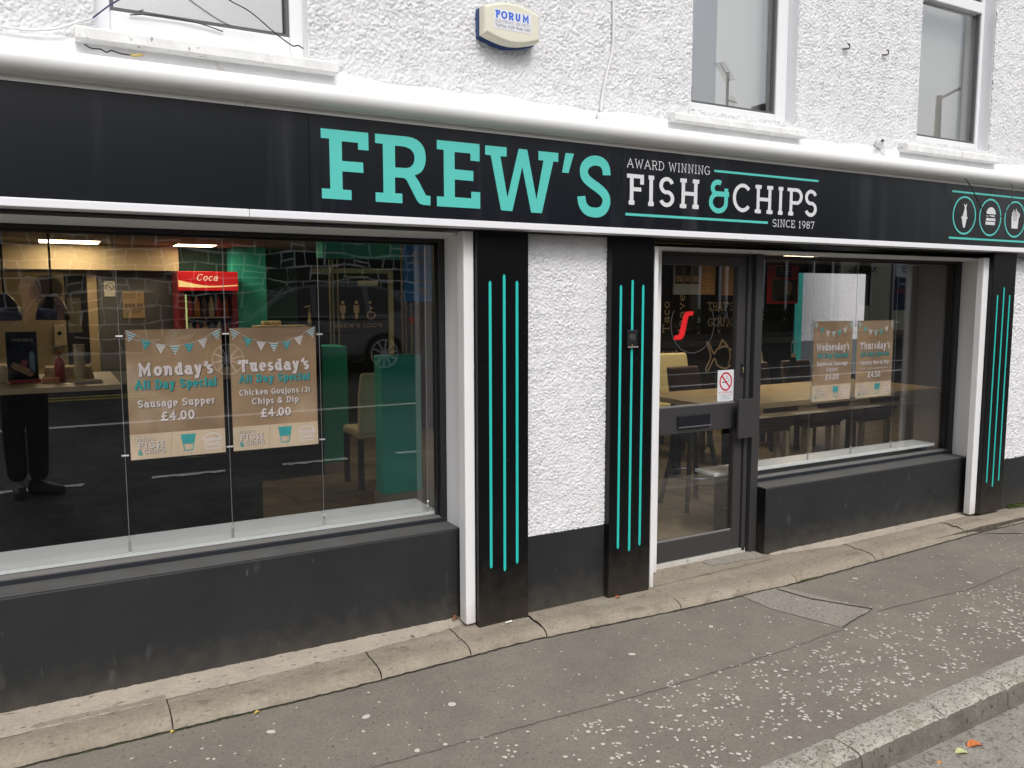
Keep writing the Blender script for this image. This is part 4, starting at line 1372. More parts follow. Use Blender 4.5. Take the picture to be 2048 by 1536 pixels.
room = thing("shop_interior", "dark interior walls and low ceiling of the shop", None, (0, 0, 0), kind='structure')
box("ceiling", -3.2, 12.8, .24, 5.6, 2.15, 2.2, mat("ceiling_paint", (.30, .27, .21), .85), room)
bw = MB()
bw.box(-3.2, 1.15, 5.5, 5.6, 0, 2.15)
bw.build("back_wall", mat("kitchen_wall", (.25, .20, .13), .7), room)
box("back_wall", 1.15, 2.4, 5.5, 5.6, 0, 2.15, mat("wall_darkgreen", (.012, .06, .042), .7), room)
SX0, SX1, SZ0, SZ1 = 10.20, 12.05, .30, 2.015
bw = MB()
bw.box(2.4, SX0, 5.5, 5.6, 0, 2.15)
bw.box(SX0, SX1, 5.5, 5.6, 0, SZ0)
bw.box(SX0, SX1, 5.5, 5.6, SZ1, 2.15)
bw.box(SX1, 12.8, 5.5, 5.6, 0, 2.15)
bw.build("back_wall", WALLD, room)
box("side_wall", -3.3, -3.2, .2, 5.6, 0, 2.2, WALLD, room)
box("side_wall", 12.8, 12.9, .2, 5.6, 0, 2.2, WALLD, room)
fw = MB()                                   # inner face of the front wall
fw.box(1.74, 2.99, .21, .26, 0, 2.15)
fw.box(6.02, 12.8, .21, .26, 0, 2.15)
fw.box(-3.2, 1.74, .24, .27, 0, .47)
fw.box(3.90, 6.02, .24, .27, 0, .42)
fw.box(-3.2, 12.8, .238, .27, 1.925, 2.15)
fw.build("front_lining", IW, room)
# side window looking on to the rear yard
sw = MB()
sw.box(SX0 - .0, SX0 + .05, 5.52, 5.58, SZ0, SZ1)
sw.box(SX1 - .05, SX1, 5.52, 5.58, SZ0, SZ1)
sw.box(SX0 + .05, SX1 - .05, 5.52, 5.58, SZ0, SZ0 + .05)
wfr = sw.build("rear_window_frame", FRAME, room)
box("pane", SX0 + .045, SX1 - .045, 5.545, 5.55, SZ0 + .045, SZ1, glass_mat("rear_glass", 1.2), wfr)
yard = thing("yard_wall", "white roughcast yard wall with teal stripe and grey plinth seen through the rear window", "wall", (14, 7.5, 0))
roughcast("wall", 12.6, 17.5, .78, 3.6, 7.5, yard, step=.02, amp=.008, seed=61)
box("wall_body", 12.6, 17.5, 7.51, 7.7, -.1, 3.6, RENDER, yard)
box("plinth", 12.6, 17.5, 7.44, 7.51, -.1, .79, mat("yard_plinth", (.16, .18, .19), .7, noise=(4, .1)), yard)
box("teal_stripe", 12.40, 12.60, 7.42, 7.7, -.1, 3.6, mat("teal_paint", (.02, .48, .40), .5), yard)
box("dark_return", 10.0, 12.40, 7.45, 7.7, -.1, 3.6, FRAMEB, yard)
tag(box("yard_ground", 9, 18, 5.7, 7.6, -.1, 0.0, PAVE), kind='structure')

# inner sills
s1 = box("window_board", -2.2, 1.722, .236, .535, .494, .512, mat("sill_gloss", (.80, .84, .83), .22, .5))
tag(s1, "glossy white window board behind the posters in the left display window", "window board")
s2 = box("window_board", 3.66, 5.93, .236, .425, .478, .500, MATS["sill_gloss"], bevel=.004)
tag(s2, "glossy white window board behind the posters in the right display window", "window board")
box("plinth_box", 3.80, 5.9, .275, .385, ZF, .477, IDARK, s2)

# ceiling light panels (lit)
LIT = mat("lamp_diffuser", (.8, .76, .66), .6, emit=(1.0, .80, .50, 13))
for k, (xa, xb, ya, yb, lb) in enumerate(((-.06, .44, 4.66, 5.18, "lit ceiling panel nearest the kitchen hatch at far left"),
                                          (-.05, .50, 3.52, 3.66, "thin lit ceiling strip seen just under the window head at left"),
                                          (1.08, 1.46, 4.75, 5.15, "lit ceiling panel above the red drinks fridge"),
                                          (1.12, 1.70, 3.48, 3.62, "thin lit ceiling strip left of the teal bulkhead"),
                                          (3.0, 3.5, 3.3, 3.8, "lit ceiling panel over the seating near the toilet door"),
                                          (5.6, 6.2, 2.6, 3.2, "lit ceiling panel above the long wooden table, left one"),
                                          (7.9, 8.5, 3.2, 3.8, "lit ceiling panel above the long wooden table, right one"))):
    t = thing("ceiling_light", lb, "ceiling light", ((xa + xb) / 2, (ya + yb) / 2, 2.15), "ceiling light panels")
    box("diffuser", xa + .01, xb - .01, ya + .01, yb - .01, 2.137, 2.147, LIT, t)
    fr_ = MB()
    fr_.box(xa, xa + .01, ya, yb, 2.134, 2.1495)
    fr_.box(xb - .01, xb, ya, yb, 2.134, 2.1495)
    fr_.box(xa + .01, xb - .01, ya, ya + .01, 2.134, 2.1495)
    fr_.box(xa + .01, xb - .01, yb - .01, yb, 2.134, 2.1495)
    fr_.build("frame", TRIMG, t)
# bulkhead above the hatch
bh = box("bulkhead", -.9, 1.16, 5.30, 5.49, 1.90, 2.149, IBEIGE)
tag(bh, "beige bulkhead over the kitchen hatch", "bulkhead")
bh2 = box("bulkhead", 2.05, 4.4, 3.3, 3.5, 1.97, 2.149, IGREEN)
tag(bh2, "teal green bulkhead hanging above the green half walls", "bulkhead")
tag(box("wall_panel", -.62, .12, 4.45, 4.5, 1.02, 1.845, mat("hatch_yellow", (.46, .36, .18), .6)), "yellowish wall panel behind the serving counter", "wall panel")
pt = thing("serving_platter", "round patterned platter hanging on the beige panel behind the counter", "platter", (-.02, 4.4, 1.72))
MB().lathe([(0, 0), (.105, 0), (.12, -.012), (.0, -.014)], (-.005, 4.43, 1.705), 26, 'y').build("plate", mat("platter", (.20, .15, .08), .4), pt, smooth=False)
MB().lathe([(.085, -.017), (.105, -.017), (.105, -.015), (.085, -.015)], (-.005, 4.43, 1.705), 26, 'y').build("rim", mat("platter_rim", (.05, .035, .02), .4), pt)

# serving counter
ct = thing("serving_counter", "black serving counter with pale wooden top in the left window", "counter", (0, 1.9, ZF))
box("front_panel", -3.1, 1.120, 1.60, 1.64, ZF, 1.10, IDARK, ct)
box("end_panel", 1.08, 1.1195, 1.641, 2.5, ZF, 1.10, IDARK, ct)
box("counter_top", -3.1, .34, 1.58, 2.55, 1.101, 1.130, mat("counter_wood", (.36, .27, .16), .45, noise=(5, .12)), ct)
box("counter_top", .342, 1.14, 1.58, 2.55, 1.101, 1.130, IDARK, ct)
box("kick_block", 1.121, 2.09, 3.55, 4.2, ZF, 1.32, IDARK)
tag(bpy.data.objects["kick_block"], "dark low servery block beside the left green half wall", "counter")

CARD = mat("card_cream", (.60, .50, .32), .8)
STEELD = mat("steel_dark", (.05, .055, .07), .3, .5, metal=.4)


def heat_lamp(x, y, z, lb):
    t = thing("heat_lamp", lb, "heat lamp", (x, y, z), "heat lamps over the counter")
    MB().lathe([(.012, .16), (.02, .155), (.045, .13), (.075, .085), (.088, .03), (.092, 0), (.088, 0), (.07, .08), (.0, .14)], (x, y, z), 26).build("shade", STEELD, t, smooth=True)
    MB().tube([(x, y, z + .15), (x, y, 2.149)], .006, 8).build("cord", IDARK, t)
    MB().lathe([(0, 0.05), (.03, .05), (.035, .03), (0, .02)], (x, y, z), 14).build("bulb", LIT, t, smooth=True)


heat_lamp(.015, 2.05, 1.495, "black domed heat lamp above the red sauce bottle")
heat_lamp(-.23, 2.05, 1.495, "black domed heat lamp cut by the left edge of the window")
mn = thing("menu_stand", "black tabletop menu board with wrap and drink picture standing on the counter", "menu board", (-.15, 1.95, 1.13))
box("board", -.232, -.075, 1.95, 1.962, 1.14, 1.43, IDARK, mn)
box("foot", -.225, -.065, 1.93, 1.99, 1.1305, 1.150, mat("menu_red", (.30, .015, .02), .5), mn)
CREAMV = mat("print_cream", (.60, .52, .38), .5)
lettering("lettering", "SPECIALS", (-.205, 1.9494, 1.375), .016, CREAMV, mn, wt=1.4, serif=False, fit=.11)
mp_ = MB()
mp_.prism([(-.215, 1.235), (-.20, 1.255), (-.11, 1.205), (-.10, 1.175), (-.12, 1.165), (-.205, 1.215)], 1.9492, None)
mp_.build("wrap_picture", mat("wrap_print", (.42, .27, .13), .6), mn, fix=False)
MB().prism([(-.17, 1.235), (-.15, 1.27), (-.125, 1.255), (-.14, 1.22)], 1.9490, None).build("filling_picture", mat("fill_print", (.35, .06, .05), .6), mn, fix=False)
MB().prism([(-.118, 1.19), (-.092, 1.19), (-.092, 1.29), (-.100, 1.315), (-.110, 1.315), (-.118, 1.29)], 1.9492, None).build("bottle_picture", mat("bottle_print", (.18, .30, .36), .5), mn, fix=False)
sb = thing("sauce_bottle", "red squeezy sauce bottle standing on the counter under the heat lamp", "sauce bottle", (.035, 1.95, 1.13))
MB().lathe([(0, 0), (.028, 0), (.028, .10), (.022, .135), (.012, .14), (.010, .15)], (.035, 1.95, 1.1305), 18).build("bottle", mat("sauce_red", (.36, .015, .02), .35), sb, smooth=True)
MB().lathe([(.009, .150), (.004, .19), (.0, .19)], (.035, 1.95, 1.1305), 12).build("nozzle", mat("sauce_red", (0, 0, 0)), sb, smooth=True)
cp = thing("cup_stack", "tall stack of cream paper cups on the counter beside the sauce bottle", "cup stack", (.14, 1.97, 1.13))
for k in range(7):
    MB().lathe([(.024, 0), (.031, .055), (.033, .055), (.033, .06), (.029, .06), (.022, .004)], (.142, 1.97, 1.1305 + k * .026), 18).build("cup", CARD, cp, smooth=False)
bx_ = thing("takeaway_boxes", "low pile of cream takeaway cartons on the counter behind the menu stand", "cartons", (.05, 2.1, 1.13))
for k in range(3):
    box("carton", -.05 + .004 * k, .22 - .006 * k, 2.05, 2.25, 1.1305 + k * .026, 1.1545 + k * .026, CARD, bx_, bevel=.002)
tag(box("orange_box", -.060, .03, 1.86, 1.93, 1.1305, 1.160, mat("box_orange", (.55, .20, .04), .6), bevel=.002), "small orange box lying flat on the counter in front of the menu stand", "box")
ty = thing("folded_cloth", "pale folded cloth on a small tray at the counter end", "cloth", (.18, 1.8, 1.13))
box("tray", .10, .255, 1.72, 1.80, 1.1305, 1.137, TRIMG, ty, bevel=.003)
box("cloth", .105, .25, 1.725, 1.795, 1.1375, 1.150, CARD, ty, bevel=.005)
tag(box("upright_board", .205, .215, 2.2, 2.3, 1.1305, 1.21, CARD), "narrow cream board standing on edge at the counter end", "board")
tag(box("paper_bag_pile", -.32, -.235, 1.95, 2.1, 1.1305, 1.24, CARD, bevel=.015), "cream paper bags piled beside the menu stand at the window's left edge", "paper bags")
ds = thing("soap_dispenser", "cream wall dispenser with dark window behind the cup stack", "dispenser", (.11, 4.43, 1.3))
box("casing", .02, .11, 4.36, 4.445, 1.22, 1.40, CARD, ds, bevel=.012)
MB().lathe([(0, -.004), (.016, -.004), (.016, 0), (0, 0)], (.065, 4.356, 1.33), 14, 'y').build("window", IDARK, ds)
tag(box("notice_sheet", .135, .24, 4.44, 4.448, 1.33, 1.63, mat("sheet_grey", (.24, .20, .14), .7)), "pale allergen sheet pinned beside the platter", "notice")

# grey kitchen door with notices
kd = thing("kitchen_door", "dark grey kitchen door with beige frame and two notices at the back", "door", (.8, 5.45, ZF))
box("leaf", .42, 1.14, 5.44, 5.49, ZF, 1.86, mat("door_grey", (.065, .068, .072), .5), kd)
frm = MB()
frm.box(.33, .415, 5.42, 5.499, ZF, 1.90)
frm.build("frame", mat("frame_beige", (.26, .20, .12), .6), kd)
nt_ = box("no_entry_notice", .480, .578, 5.432, 5.4385, 1.645, 1.795, mat("notice_white", (.42, .42, .38), .6), kd)
strokes(MB(), [arc(.529, 1.735, .036, .036, 0, 360, 24), [(.503, 1.761), (.555, 1.709)]], .009, y=5.4315).build("sign_ring", mat("sign_dark", (.06, .03, .03), .6), nt_, fix=False)
ps_ = box("fish_poster", .640, .838, 5.432, 5.4385, 1.425, 1.695, mat("kraft_print", (.24, .17, .09), .7), kd)
DK = mat("print_black", (.012, .010, .008), .6)
lettering("lettering", "FISH", (.655, 5.431, 1.515), .058, DK, ps_, wt=1.8, fit=.17)
lettering("lettering", "CHIPS", (.700, 5.431, 1.475), .030, DK, ps_, wt=1.4, fit=.11)
lettering("lettering", "&", (.66, 5.431, 1.445), .045, mat("print_green", (.03, .10, .07), .6), ps_, wt=1.4)
lettering("lettering", "children must be", (.648, 5.431, 1.655), .014, DK, ps_, wt=1.4, fit=.16)
lettering("lettering", "with adults", (.648, 5.431, 1.63), .014, DK, ps_, wt=1.4, fit=.11)
tag(box("dark_doorway", .125, .328, 5.47, 5.499, ZF, 1.84, IDARK), "dark open doorway between the hatch and the kitchen door", "doorway")

# drinks fridge
fg = thing("drinks_fridge", "tall red drinks fridge with lit red and gold header at the back of the shop", "fridge", (1.38, 5.1, ZF))
REDL = mat("header_red", (.55, .010, .012), .4, emit=(.60, .012, .015, .55))
GOLD = mat("header_gold", (.62, .42, .16), .4, emit=(.85, .58, .22, .9))
CREL = mat("header_cream", (.75, .66, .48), .4, emit=(.75, .62, .42, .7))
fb = MB()
fb.box(1.10, 1.15, 4.92, 5.40, ZF, 1.70)
fb.box(1.60, 1.65, 4.92, 5.40, ZF, 1.70)
fb.box(1.15, 1.60, 4.92, 5.40, ZF, .30)
fb.box(1.10, 1.65, 4.94, 5.40, 1.70, 1.885)
fb.build("cabinet", mat("fridge_red", (.22, .012, .018), .4), fg)
hdr = box("header", 1.095, 1.655, 4.90, 4.938, 1.700, 1.885, REDL, fg, bevel=.004)
wv = MB()
top_ = [(1.098 + .554 * t, 1.800 - .060 * math.sin(min(1, t * 1.5) * math.pi / 2) + .035 * max(0, t - .5)) for t in [i / 16 for i in range(17)]]
bot_ = [(1.098 + .554 * t, 1.735 - .012 * math.sin(t * 3.0) + .015 * t) for t in [i / 16 for i in range(17)]]
wv.prism(top_ + bot_[::-1], 4.8985, None)
wv.build("gold_wave", GOLD, hdr, fix=False)
lettering("lettering", "Coca", (1.26, 4.8976, 1.795), .066, CREL, hdr, wt=1.3, serif=False, fit=.20, slant=.28)
box("glow_strip", 1.16, 1.175, 4.95, 4.965, .4, 1.66, mat("fridge_strip", (.6, .6, .3), .4, emit=(.55, .62, .22, .55)), fg)
CANC = [mat("can_red", (.30, .02, .02), .4), mat("can_orange", (.40, .16, .03), .4), mat("can_dark", (.06, .03, .03), .4), mat("can_cream", (.4, .36, .26), .4)]
for sh in range(5):
    z = .42 + sh * .255
    box("shelf", 1.152, 1.598, 4.98, 5.38, z - .012, z, TRIMG, fg)
    for c in range(6):
        MB().lathe([(0, 0), (.028, 0), (.03, .01), (.03, .13), (.012, .18), (.012, .20), (0, .20)], (1.21 + c * .068, 5.03, z + .001), 10).build("bottle", CANC[(c + sh) % 4], fg, smooth=True)
box("inner_back", 1.15, 1.60, 5.34, 5.39, .3, 1.70, IDARK, fg)

# green half walls with glazing posts
POSTG = mat("post_brass", (.38, .33, .20), .45)
for k, (xa, xb, ya, yb, lb) in enumerate(((2.095, 2.34, 3.60, 3.95, "green half wall further back, just right of the second poster"),
                                          (2.150, 2.47, 2.20, 2.36, "green half wall nearest the window, left of the black window frame"))):
    t = thing("half_wall", lb, "half wall", ((xa + xb) / 2, ya, ZF), "green half walls")
    MB().box(xa, xb, ya, yb, ZF + .09, 1.19).build("panel", IGREEN, t, bevel=.004)
    box("skirting", xa - .015, xb + .015, ya - .02, yb + .015, ZF, ZF + .09, mat("skirting_cream", (.42, .38, .29), .5), t, bevel=.003)
    for q in (0, .030, .075):
        box("post", (xa + (.11 if k == 0 else .19)) + q, (xa + (.122 if k == 0 else .202)) + q, ya + .05, ya + .062, 1.19, 2.149 if k else 1.969, POSTG, t)
tag(box("green_column", 1.66, 2.0, 5.2, 5.48, ZF, 2.149, IGREEN), "full height green wall return beside the drinks fridge", "column")
tag(box("green_wall_panel", 5.7, 6.5, 5.44, 5.498, 1.9, 2.149, IGREEN), "strip of green wall high at the back above the long table", "wall panel")

# toilet door with symbols
td = thing("toilet_door", "dark toilet door with brass frame, pictograms and FREW'S LOO'S lettering", "door", (3.1, 5.46, ZF))
box("leaf", 2.62, 3.44, 5.45, 5.49, ZF, 1.90, mat("loo_dark", (.008, .008, .009), .5, .2), td)
f2 = MB()
f2.box(3.44, 3.50, 5.42, 5.499, ZF, 1.96)
f2.box(2.56, 3.44, 5.42, 5.499, 1.905, 1.96)
f2.build("frame", POSTG, td)
sy = MB()
PT = 5.4485
for cx in (2.90, 3.06):
    sy.prism(arc(cx, 1.575, .020, .020, 0, 340, 14), PT, None)
    sy.prism([(cx - .035, 1.545), (cx + .035, 1.545), (cx + .03, 1.46), (cx + .018, 1.46), (cx + .018, 1.385), (cx - .018, 1.385), (cx - .018, 1.46), (cx - .03, 1.46)], PT, None)
strokes(sy, [arc(3.235, 1.43, .045, .045, 110, 400, 20), [(3.225, 1.54), (3.232, 1.46), (3.27, 1.46), (3.29, 1.41)], [(3.228, 1.51), (3.26, 1.51)]], .013, y=PT)
sy.prism(arc(3.225, 1.575, .018, .018, 0, 340, 14), PT, None)
COPPER = mat("print_copper", (.55, .37, .24), .5)
sy.build("pictograms", COPPER, td, fix=False)
lettering("lettering", "FREW'S LOO'S", (2.80, PT, 1.290), .045, COPPER, td, wt=1.1, fit=.57)
cl = thing("door_closer", "pale sign plate and closer arm on the toilet door", "door closer", (3.2, 5.44, 1.85))
box("plate", 3.08, 3.32, 5.435, 5.448, 1.765, 1.825, CARD, cl)
box("arm", 2.90, 3.2, 5.40, 5.415, 1.858, 1.872, POSTG, cl)

till = thing("till", "cream till base with printer tray on the servery block behind the second poster", "till", (1.75, 3.7, 1.32))
box("tray", 1.545, 1.80, 3.60, 3.80, 1.322, 1.385, CARD, till, bevel=.004)
box("printer", 1.805, 1.99, 3.60, 3.80, 1.322, 1.385, CARD, till, bevel=.004)
box("slot", 1.86, 1.92, 3.596, 3.5995, 1.345, 1.365, IDARK, till)
for k, x in enumerate((1.63, 1.69, 1.745)):
    o = MB().lathe([(0, 0), (.026, 0), (.030, .030), (.027, .04), (0, .042)], (x, 3.68, 1.386), 14).build("sauce_tub", CARD, smooth=True)
    tag(o, ("small cream tub on the till, left of three", "small cream tub on the till, middle of three", "small cream tub on the till, right of three")[k], "tub", "tubs on the till")
tp = thing("card_reader_stand", "slim cream pump bottle standing on the servery block at the post's left", "pump bottle", (1.97, 3.55, 1.32))
MB().lathe([(0, 0), (.012, 0), (.016, .04), (.007, .07), (.012, .10), (.006, .12), (.005, .17)], (2.0, 3.58, 1.386), 12).build("body", CARD, tp, smooth=True)
MB().tube([(2.005, 3.58, 1.553), (1.955, 3.57, 1.545)], .005, 8).build("spout", CARD, tp)


# chairs
def dining_chair(name, fab, leg, label, h=.93):
    t = thing(name, label, "chair", (0, 0, 0))
    MB().box(-.21, .21, -.20, .22, .43, .50).build("seat", fab, t, bevel=.03, seg=3)
    b = MB()
    k = 8
    vv = []
    for i in range(k + 1):
        s = i / k
        z = .47 + (h - .47) * s
        y = .20 + .05 * s + .03 * s * s
        w = .205 + .012 * math.sin(s * 3)
        for (sx, sy) in ((-1, 0), (1, 0), (1, 1), (-1, 1)):
            vv.append((sx * w, y + sy * .055, z))
    ff = []
    for i in range(k):
        for j in range(4):
            ff.append((i * 4 + j, i * 4 + (j + 1) % 4, (i + 1) * 4 + (j + 1) % 4, (i + 1) * 4 + j))
    ff += [(3, 2, 1, 0), (k * 4, k * 4 + 1, k * 4 + 2, k * 4 + 3)]
    b.add(vv, ff).build("backrest", fab, t, bevel=.022, seg=3)
    for (x, y) in ((-.18, -.17), (.18, -.17), (-.18, .2), (.18, .2)):
        box("leg", x - .02, x + .02, y - .02, y + .02, 0, .43, leg, t)
    return t


CREAML = mat("leather_cream", (.72, .66, .42), .45, .4)
PLUML = mat("leather_plum", (.085, .055, .06), .45, .4)
LEGD = mat("leg_dark", (.02, .015, .012), .45)
LEGC = mat("leg_cream", (.42, .36, .22), .5)
cc = dining_chair("dining_chair", CREAML, LEGD, "cream leather chair between the two green half walls", .98)
copy_tree(cc, (2.36, 3.0, ZF + .0), math.radians(180), "cream leather chair with its back to the window between the two green half walls")
cc.location = (5.42, 2.95, ZF)
cc.rotation_euler = (0, 0, math.radians(4))
cc['label'] = "cream leather chair behind the long table, seen leftmost through the door glass"
cc['group'] = "chairs around the long table"
G_ = "chairs around the long table"
copy_tree(cc, (5.90, 3.05, ZF), math.radians(-3), "cream leather chair behind the long table, left of the no smoking sticker", G_)
copy_tree(cc, (6.95, 2.95, ZF), math.radians(-3), "cream leather chair behind the long table, right of the door post", G_)
pc = dining_chair("dining_chair", PLUML, LEGD, "plum leather chair tucked behind the table below the two cream chairs", .885)
pc.location = (5.63, 2.50, ZF)
pc.rotation_euler = (0, 0, 0.05)
pc['group'] = G_
copy_tree(pc, (6.62, 2.52, ZF), 0, "plum leather chair behind the table just right of the door post", G_)
copy_tree(pc, (7.25, 2.52, ZF), -.05, "plum leather chair behind the table below the teal stripe of the yard wall", G_)
for k, x in enumerate((5.35, 6.0, 6.7)):
    c = dining_chair("dining_chair", PLUML, LEGC, ("left", "middle", "right")[k], .70)
    c['label'] = ("low plum chair with pale legs pushed under the table, nearest the door",
                  "low plum chair with pale legs pushed under the table, middle one below the Wednesday poster",
                  "low plum chair with pale legs pushed under the table, below the Thursday poster")[k]
    c['group'] = G_
    c.location = (x, 1.55, ZF)
    c.rotation_euler = (0, 0, math.pi)

tb = thing("long_table", "long pale wooden dining table running behind the right window", "table", (6, 1.7, ZF))
WOODT = mat("table_oak", (.80, .62, .36), .4, .4, noise=(6, .1), spots=(8, .55, (.36, .22, .09), .5, (.35, 6, 6), .1))
for k in range(4):
    y = 1.175 + k * .262
    box("plank", 4.60 + .01 * k, 7.45, y, y + .260, .715, .760, WOODT, tb, bevel=.002)
box("apron", 4.75, 7.3, 1.25, 1.28, .62, .714, WOODT, tb)
for (x, y) in ((4.85, 1.35), (7.2, 1.35), (4.85, 2.0), (7.2, 2.0)):
    box("leg", x - .035, x + .035, y - .035, y + .035, ZF, .713, IDARK, tb)

stl = thing("bar_stool", "dark tall stool with ring footrest just inside the shop door", "stool", (4.2, 1.05, ZF))
MB().lathe([(0, .66), (.15, .66), (.16, .675), (.16, .70), (.14, .715), (0, .72)], (4.2, 1.05, ZF), 24).build("seat", IDARK, stl, smooth=True)
for a0 in (40, 130, 220, 310):
    ca, sa = math.cos(math.radians(a0)), math.sin(math.radians(a0))
    MB().tube([(4.2 + .10 * ca, 1.05 + .10 * sa, ZF + .665), (4.2 + .24 * ca, 1.05 + .24 * sa, ZF)], .017, 8).build("leg", IDARK, stl)
MB().tube([(4.2 + .19 * math.cos(t), 1.05 + .19 * math.sin(t), ZF + .25) for t in [2 * math.pi * i / 24 for i in range(25)]], .009, 6).build("footrest", STEELD, stl)

ln = thing("lantern", "small black hanging lantern with wooden neck and wire loop left of the Wednesday poster", "lantern", (4.745, .60, 1.07))
lx, ly, lz = 4.745, .60, 1.072
MB().lathe([(0, 0), (.054, 0), (.056, .012), (.050, .03), (.024, .115), (0, .115)], (lx, ly, lz), 4).build("body", IDARK, ln)
MB().lathe([(.025, 0), (.010, .028), (0, .028)], (lx, ly, lz + .115), 4).build("neck", mat("lantern_wood", (.50, .28, .14), .6), ln)
MB().tube([(lx - .020, ly, lz + .13)] + [(lx + .026 * math.cos(t), ly, lz + .19 + .045 * math.sin(t)) for t in [math.pi - math.pi * i / 10 for i in range(11)]] + [(lx + .020, ly, lz + .13)], .0028, 6).build("wire_loop", STEEL, ln)
MB().tube([(lx, ly, lz + .235), (lx, ly, 2.149)], .0008, 5).build("cord", STEELD, ln)

# wall graphics at the back, seen through the door
wg = thing("wall_graphics", "copper lettering and fish outline on the charcoal wall behind the door glass", "wall lettering", (8.3, 5.49, 1.2))
YB = 5.495
CP2 = mat("print_tan", (.60, .48, .33), .5)
lettering("lettering", "THAT'S", (8.42, YB, 1.435), .125, CP2, wg, wt=.9, fit=.50)
lettering("lettering", "GOUJON", (8.43, YB, 1.205), .120, CP2, wg, wt=.9, fit=.66)
lettering("lettering", "the rest", (7.27, YB, .765), .13, COPPER, wg, wt=1.0, fit=.60)
lettering("lettering", "Taco", (7.70, YB, 1.13), .12, CP2, wg, wt=1.0, fit=.44, U=(0, 0, 1), V=(-1, 0, 0))
lettering("lettering", "leave it", (7.98, YB, 1.13), .12, CP2, wg, wt=1.0, fit=.80, U=(0, 0, 1), V=(-1, 0, 0))
fo = [[(p.x, p.z) for p in smooth_path([(8.92, 0, .84), (8.78, 0, .90), (8.62, 0, .86), (8.56, 0, .80), (8.46, 0, .95), (8.42, 0, .96), (8.50, 0, .76), (8.41, 0, .58), (8.46, 0, .56), (8.57, 0, .72), (8.64, 0, .62), (8.80, 0, .57), (8.93, 0, .62)], 4)],
      [(8.66, .89), (8.72, 1.00), (8.84, .90)], [(p.x, p.z) for p in smooth_path([(8.86, 0, .88), (8.89, 0, .74), (8.85, 0, .60)], 5)]]
strokes(MB(), fo, .028, y=YB).build("fish_outline", CP2, wg, fix=False)
mbd = thing("menu_board", "hanging menu panel with food photos and a kraft strip reading FREW'S up its side", "menu board", (8.0, 5.3, 1.9))
box("panel", 7.72, 8.20, 5.44, 5.46, 1.67, 2.12, mat("menu_blue", (.45, .52, .6), .5), mbd)
for k in range(3):
    q = box("photo", 7.745 + k * .155, 7.885 + k * .155, 5.433, 5.4395, 1.82, 2.11, mat("photo_dark", (.02, .018, .016), .5), mbd)
    box("dish", 7.755 + k * .155, 7.872 + k * .155, 5.430, 5.4325, 1.85, 1.94, mat("photo_food", (.32, .22, .11), .6, noise=(40, .6)), q)
kr = box("kraft_strip", 8.205, 8.50, 5.44, 5.46, 1.67, 2.12, mat("kraft", (.62, .38, .21), .6), mbd)
lettering("lettering", "FREW'S", (8.42, 5.4385, 1.70), .10, mat("kraft_letter", (.85, .60, .3), .5), kr, wt=1.3, fit=.60, U=(0, 0, 1), V=(-1, 0, 0))
tag(box("wood_panel", 8.68, 8.95, 5.44, 5.49, 1.66, 2.14, mat("kraft", (.62, .38, .21), .6)), "plain tan panel hung right of the menu panel", "wall panel")

# red poster facing out of the rear glazing (lettering reads backwards from the street)
rp = thing("red_poster", "red and charcoal poster with blonde portrait, its lettering reversed, left of the teal stripe", "poster", (9.9, 5.42, 1.9))
box("sheet", 9.52, 10.19, 5.40, 5.41, 1.53, 2.12, mat("poster_red", (.65, .06, .06), .6), rp)
box("dark_block", 9.70, 10.02, 5.396, 5.3995, 1.93, 2.10, mat("poster_slate", (.025, .035, .04), .6), rp)
box("photo", 9.62, 10.15, 5.3965, 5.3995, 1.57, 1.90, mat("poster_photo", (.085, .095, .10), .6), rp)
q = MB()
q.prism(arc(9.97, 1.77, .075, .105, 0, 345, 20), 5.3958, None)
q.build("portrait_hair", mat("hair_blonde", (.42, .36, .26), .8), rp, fix=False)
q = MB()
q.prism(arc(9.985, 1.755, .048, .070, 0, 345, 18), 5.3952, None)
q.build("portrait_face", mat("skin_print", (.42, .27, .20), .8), rp, fix=False)
MB().prism([(9.70, 1.575), (9.88, 1.66), (9.95, 1.64), (10.05, 1.66), (10.12, 1.575)], 5.3949, None).build("portrait_coat", mat("coat_print", (.03, .035, .04), .8), rp, fix=False)
PW = mat("print_pale", (.46, .46, .44), .6)
for k, s in enumerate(("protect your", "community health", "this winter")):
    lettering("lettering", s, (10.0, 5.3950, 2.055 - k * .035), .018, PW, rp, wt=1.5, serif=False, fit=.24, U=(-1, 0, 0))
lettering("lettering", "Hey Bill", (9.76, 5.3950, 1.90), .03, PW, rp, wt=1.6, serif=False, fit=.12, U=(-1, 0, 0))
# blue poster, reversed lettering, right end of the left window
bp = thing("blue_poster", "blue poster with reversed lettering and cupped hands at the right end of the left window", "poster", (2.3, 1.5, 1.6))
BLUEPO = mat("poster_blue", (.05, .33, .85), .5)
box("sheet", 2.06, 2.36, 1.50, 1.505, 1.60, 2.02, BLUEPO, bp)
box("green_edge", 2.06, 2.17, 1.497, 1.4995, 1.97, 2.02, mat("poster_teal", (.02, .22, .20), .5), bp)
for s, zb, hh, xr, fw_ in (("TO OWN", 1.895, .045, 2.355, .24), ("YOUR OWN?", 1.845, .040, 2.34, .24), ("available", 1.815, .014, 2.35, .10), ("Direct Mortgages", 1.725, .018, 2.345, .20)):
    lettering("lettering", s, (xr, 1.4990, zb), hh, PW, bp, wt=1.5, serif=False, fit=fw_, U=(-1, 0, 0))
hs = MB()
for sx in (-1, 1):
    strokes(hs, [[(2.20 + sx * .008, 1.645), (2.20 + sx * .020, 1.675), (2.20 + sx * .034, 1.70)], [(2.20 + sx * .016, 1.645), (2.20 + sx * .030, 1.67)]], .008, y=1.4985)
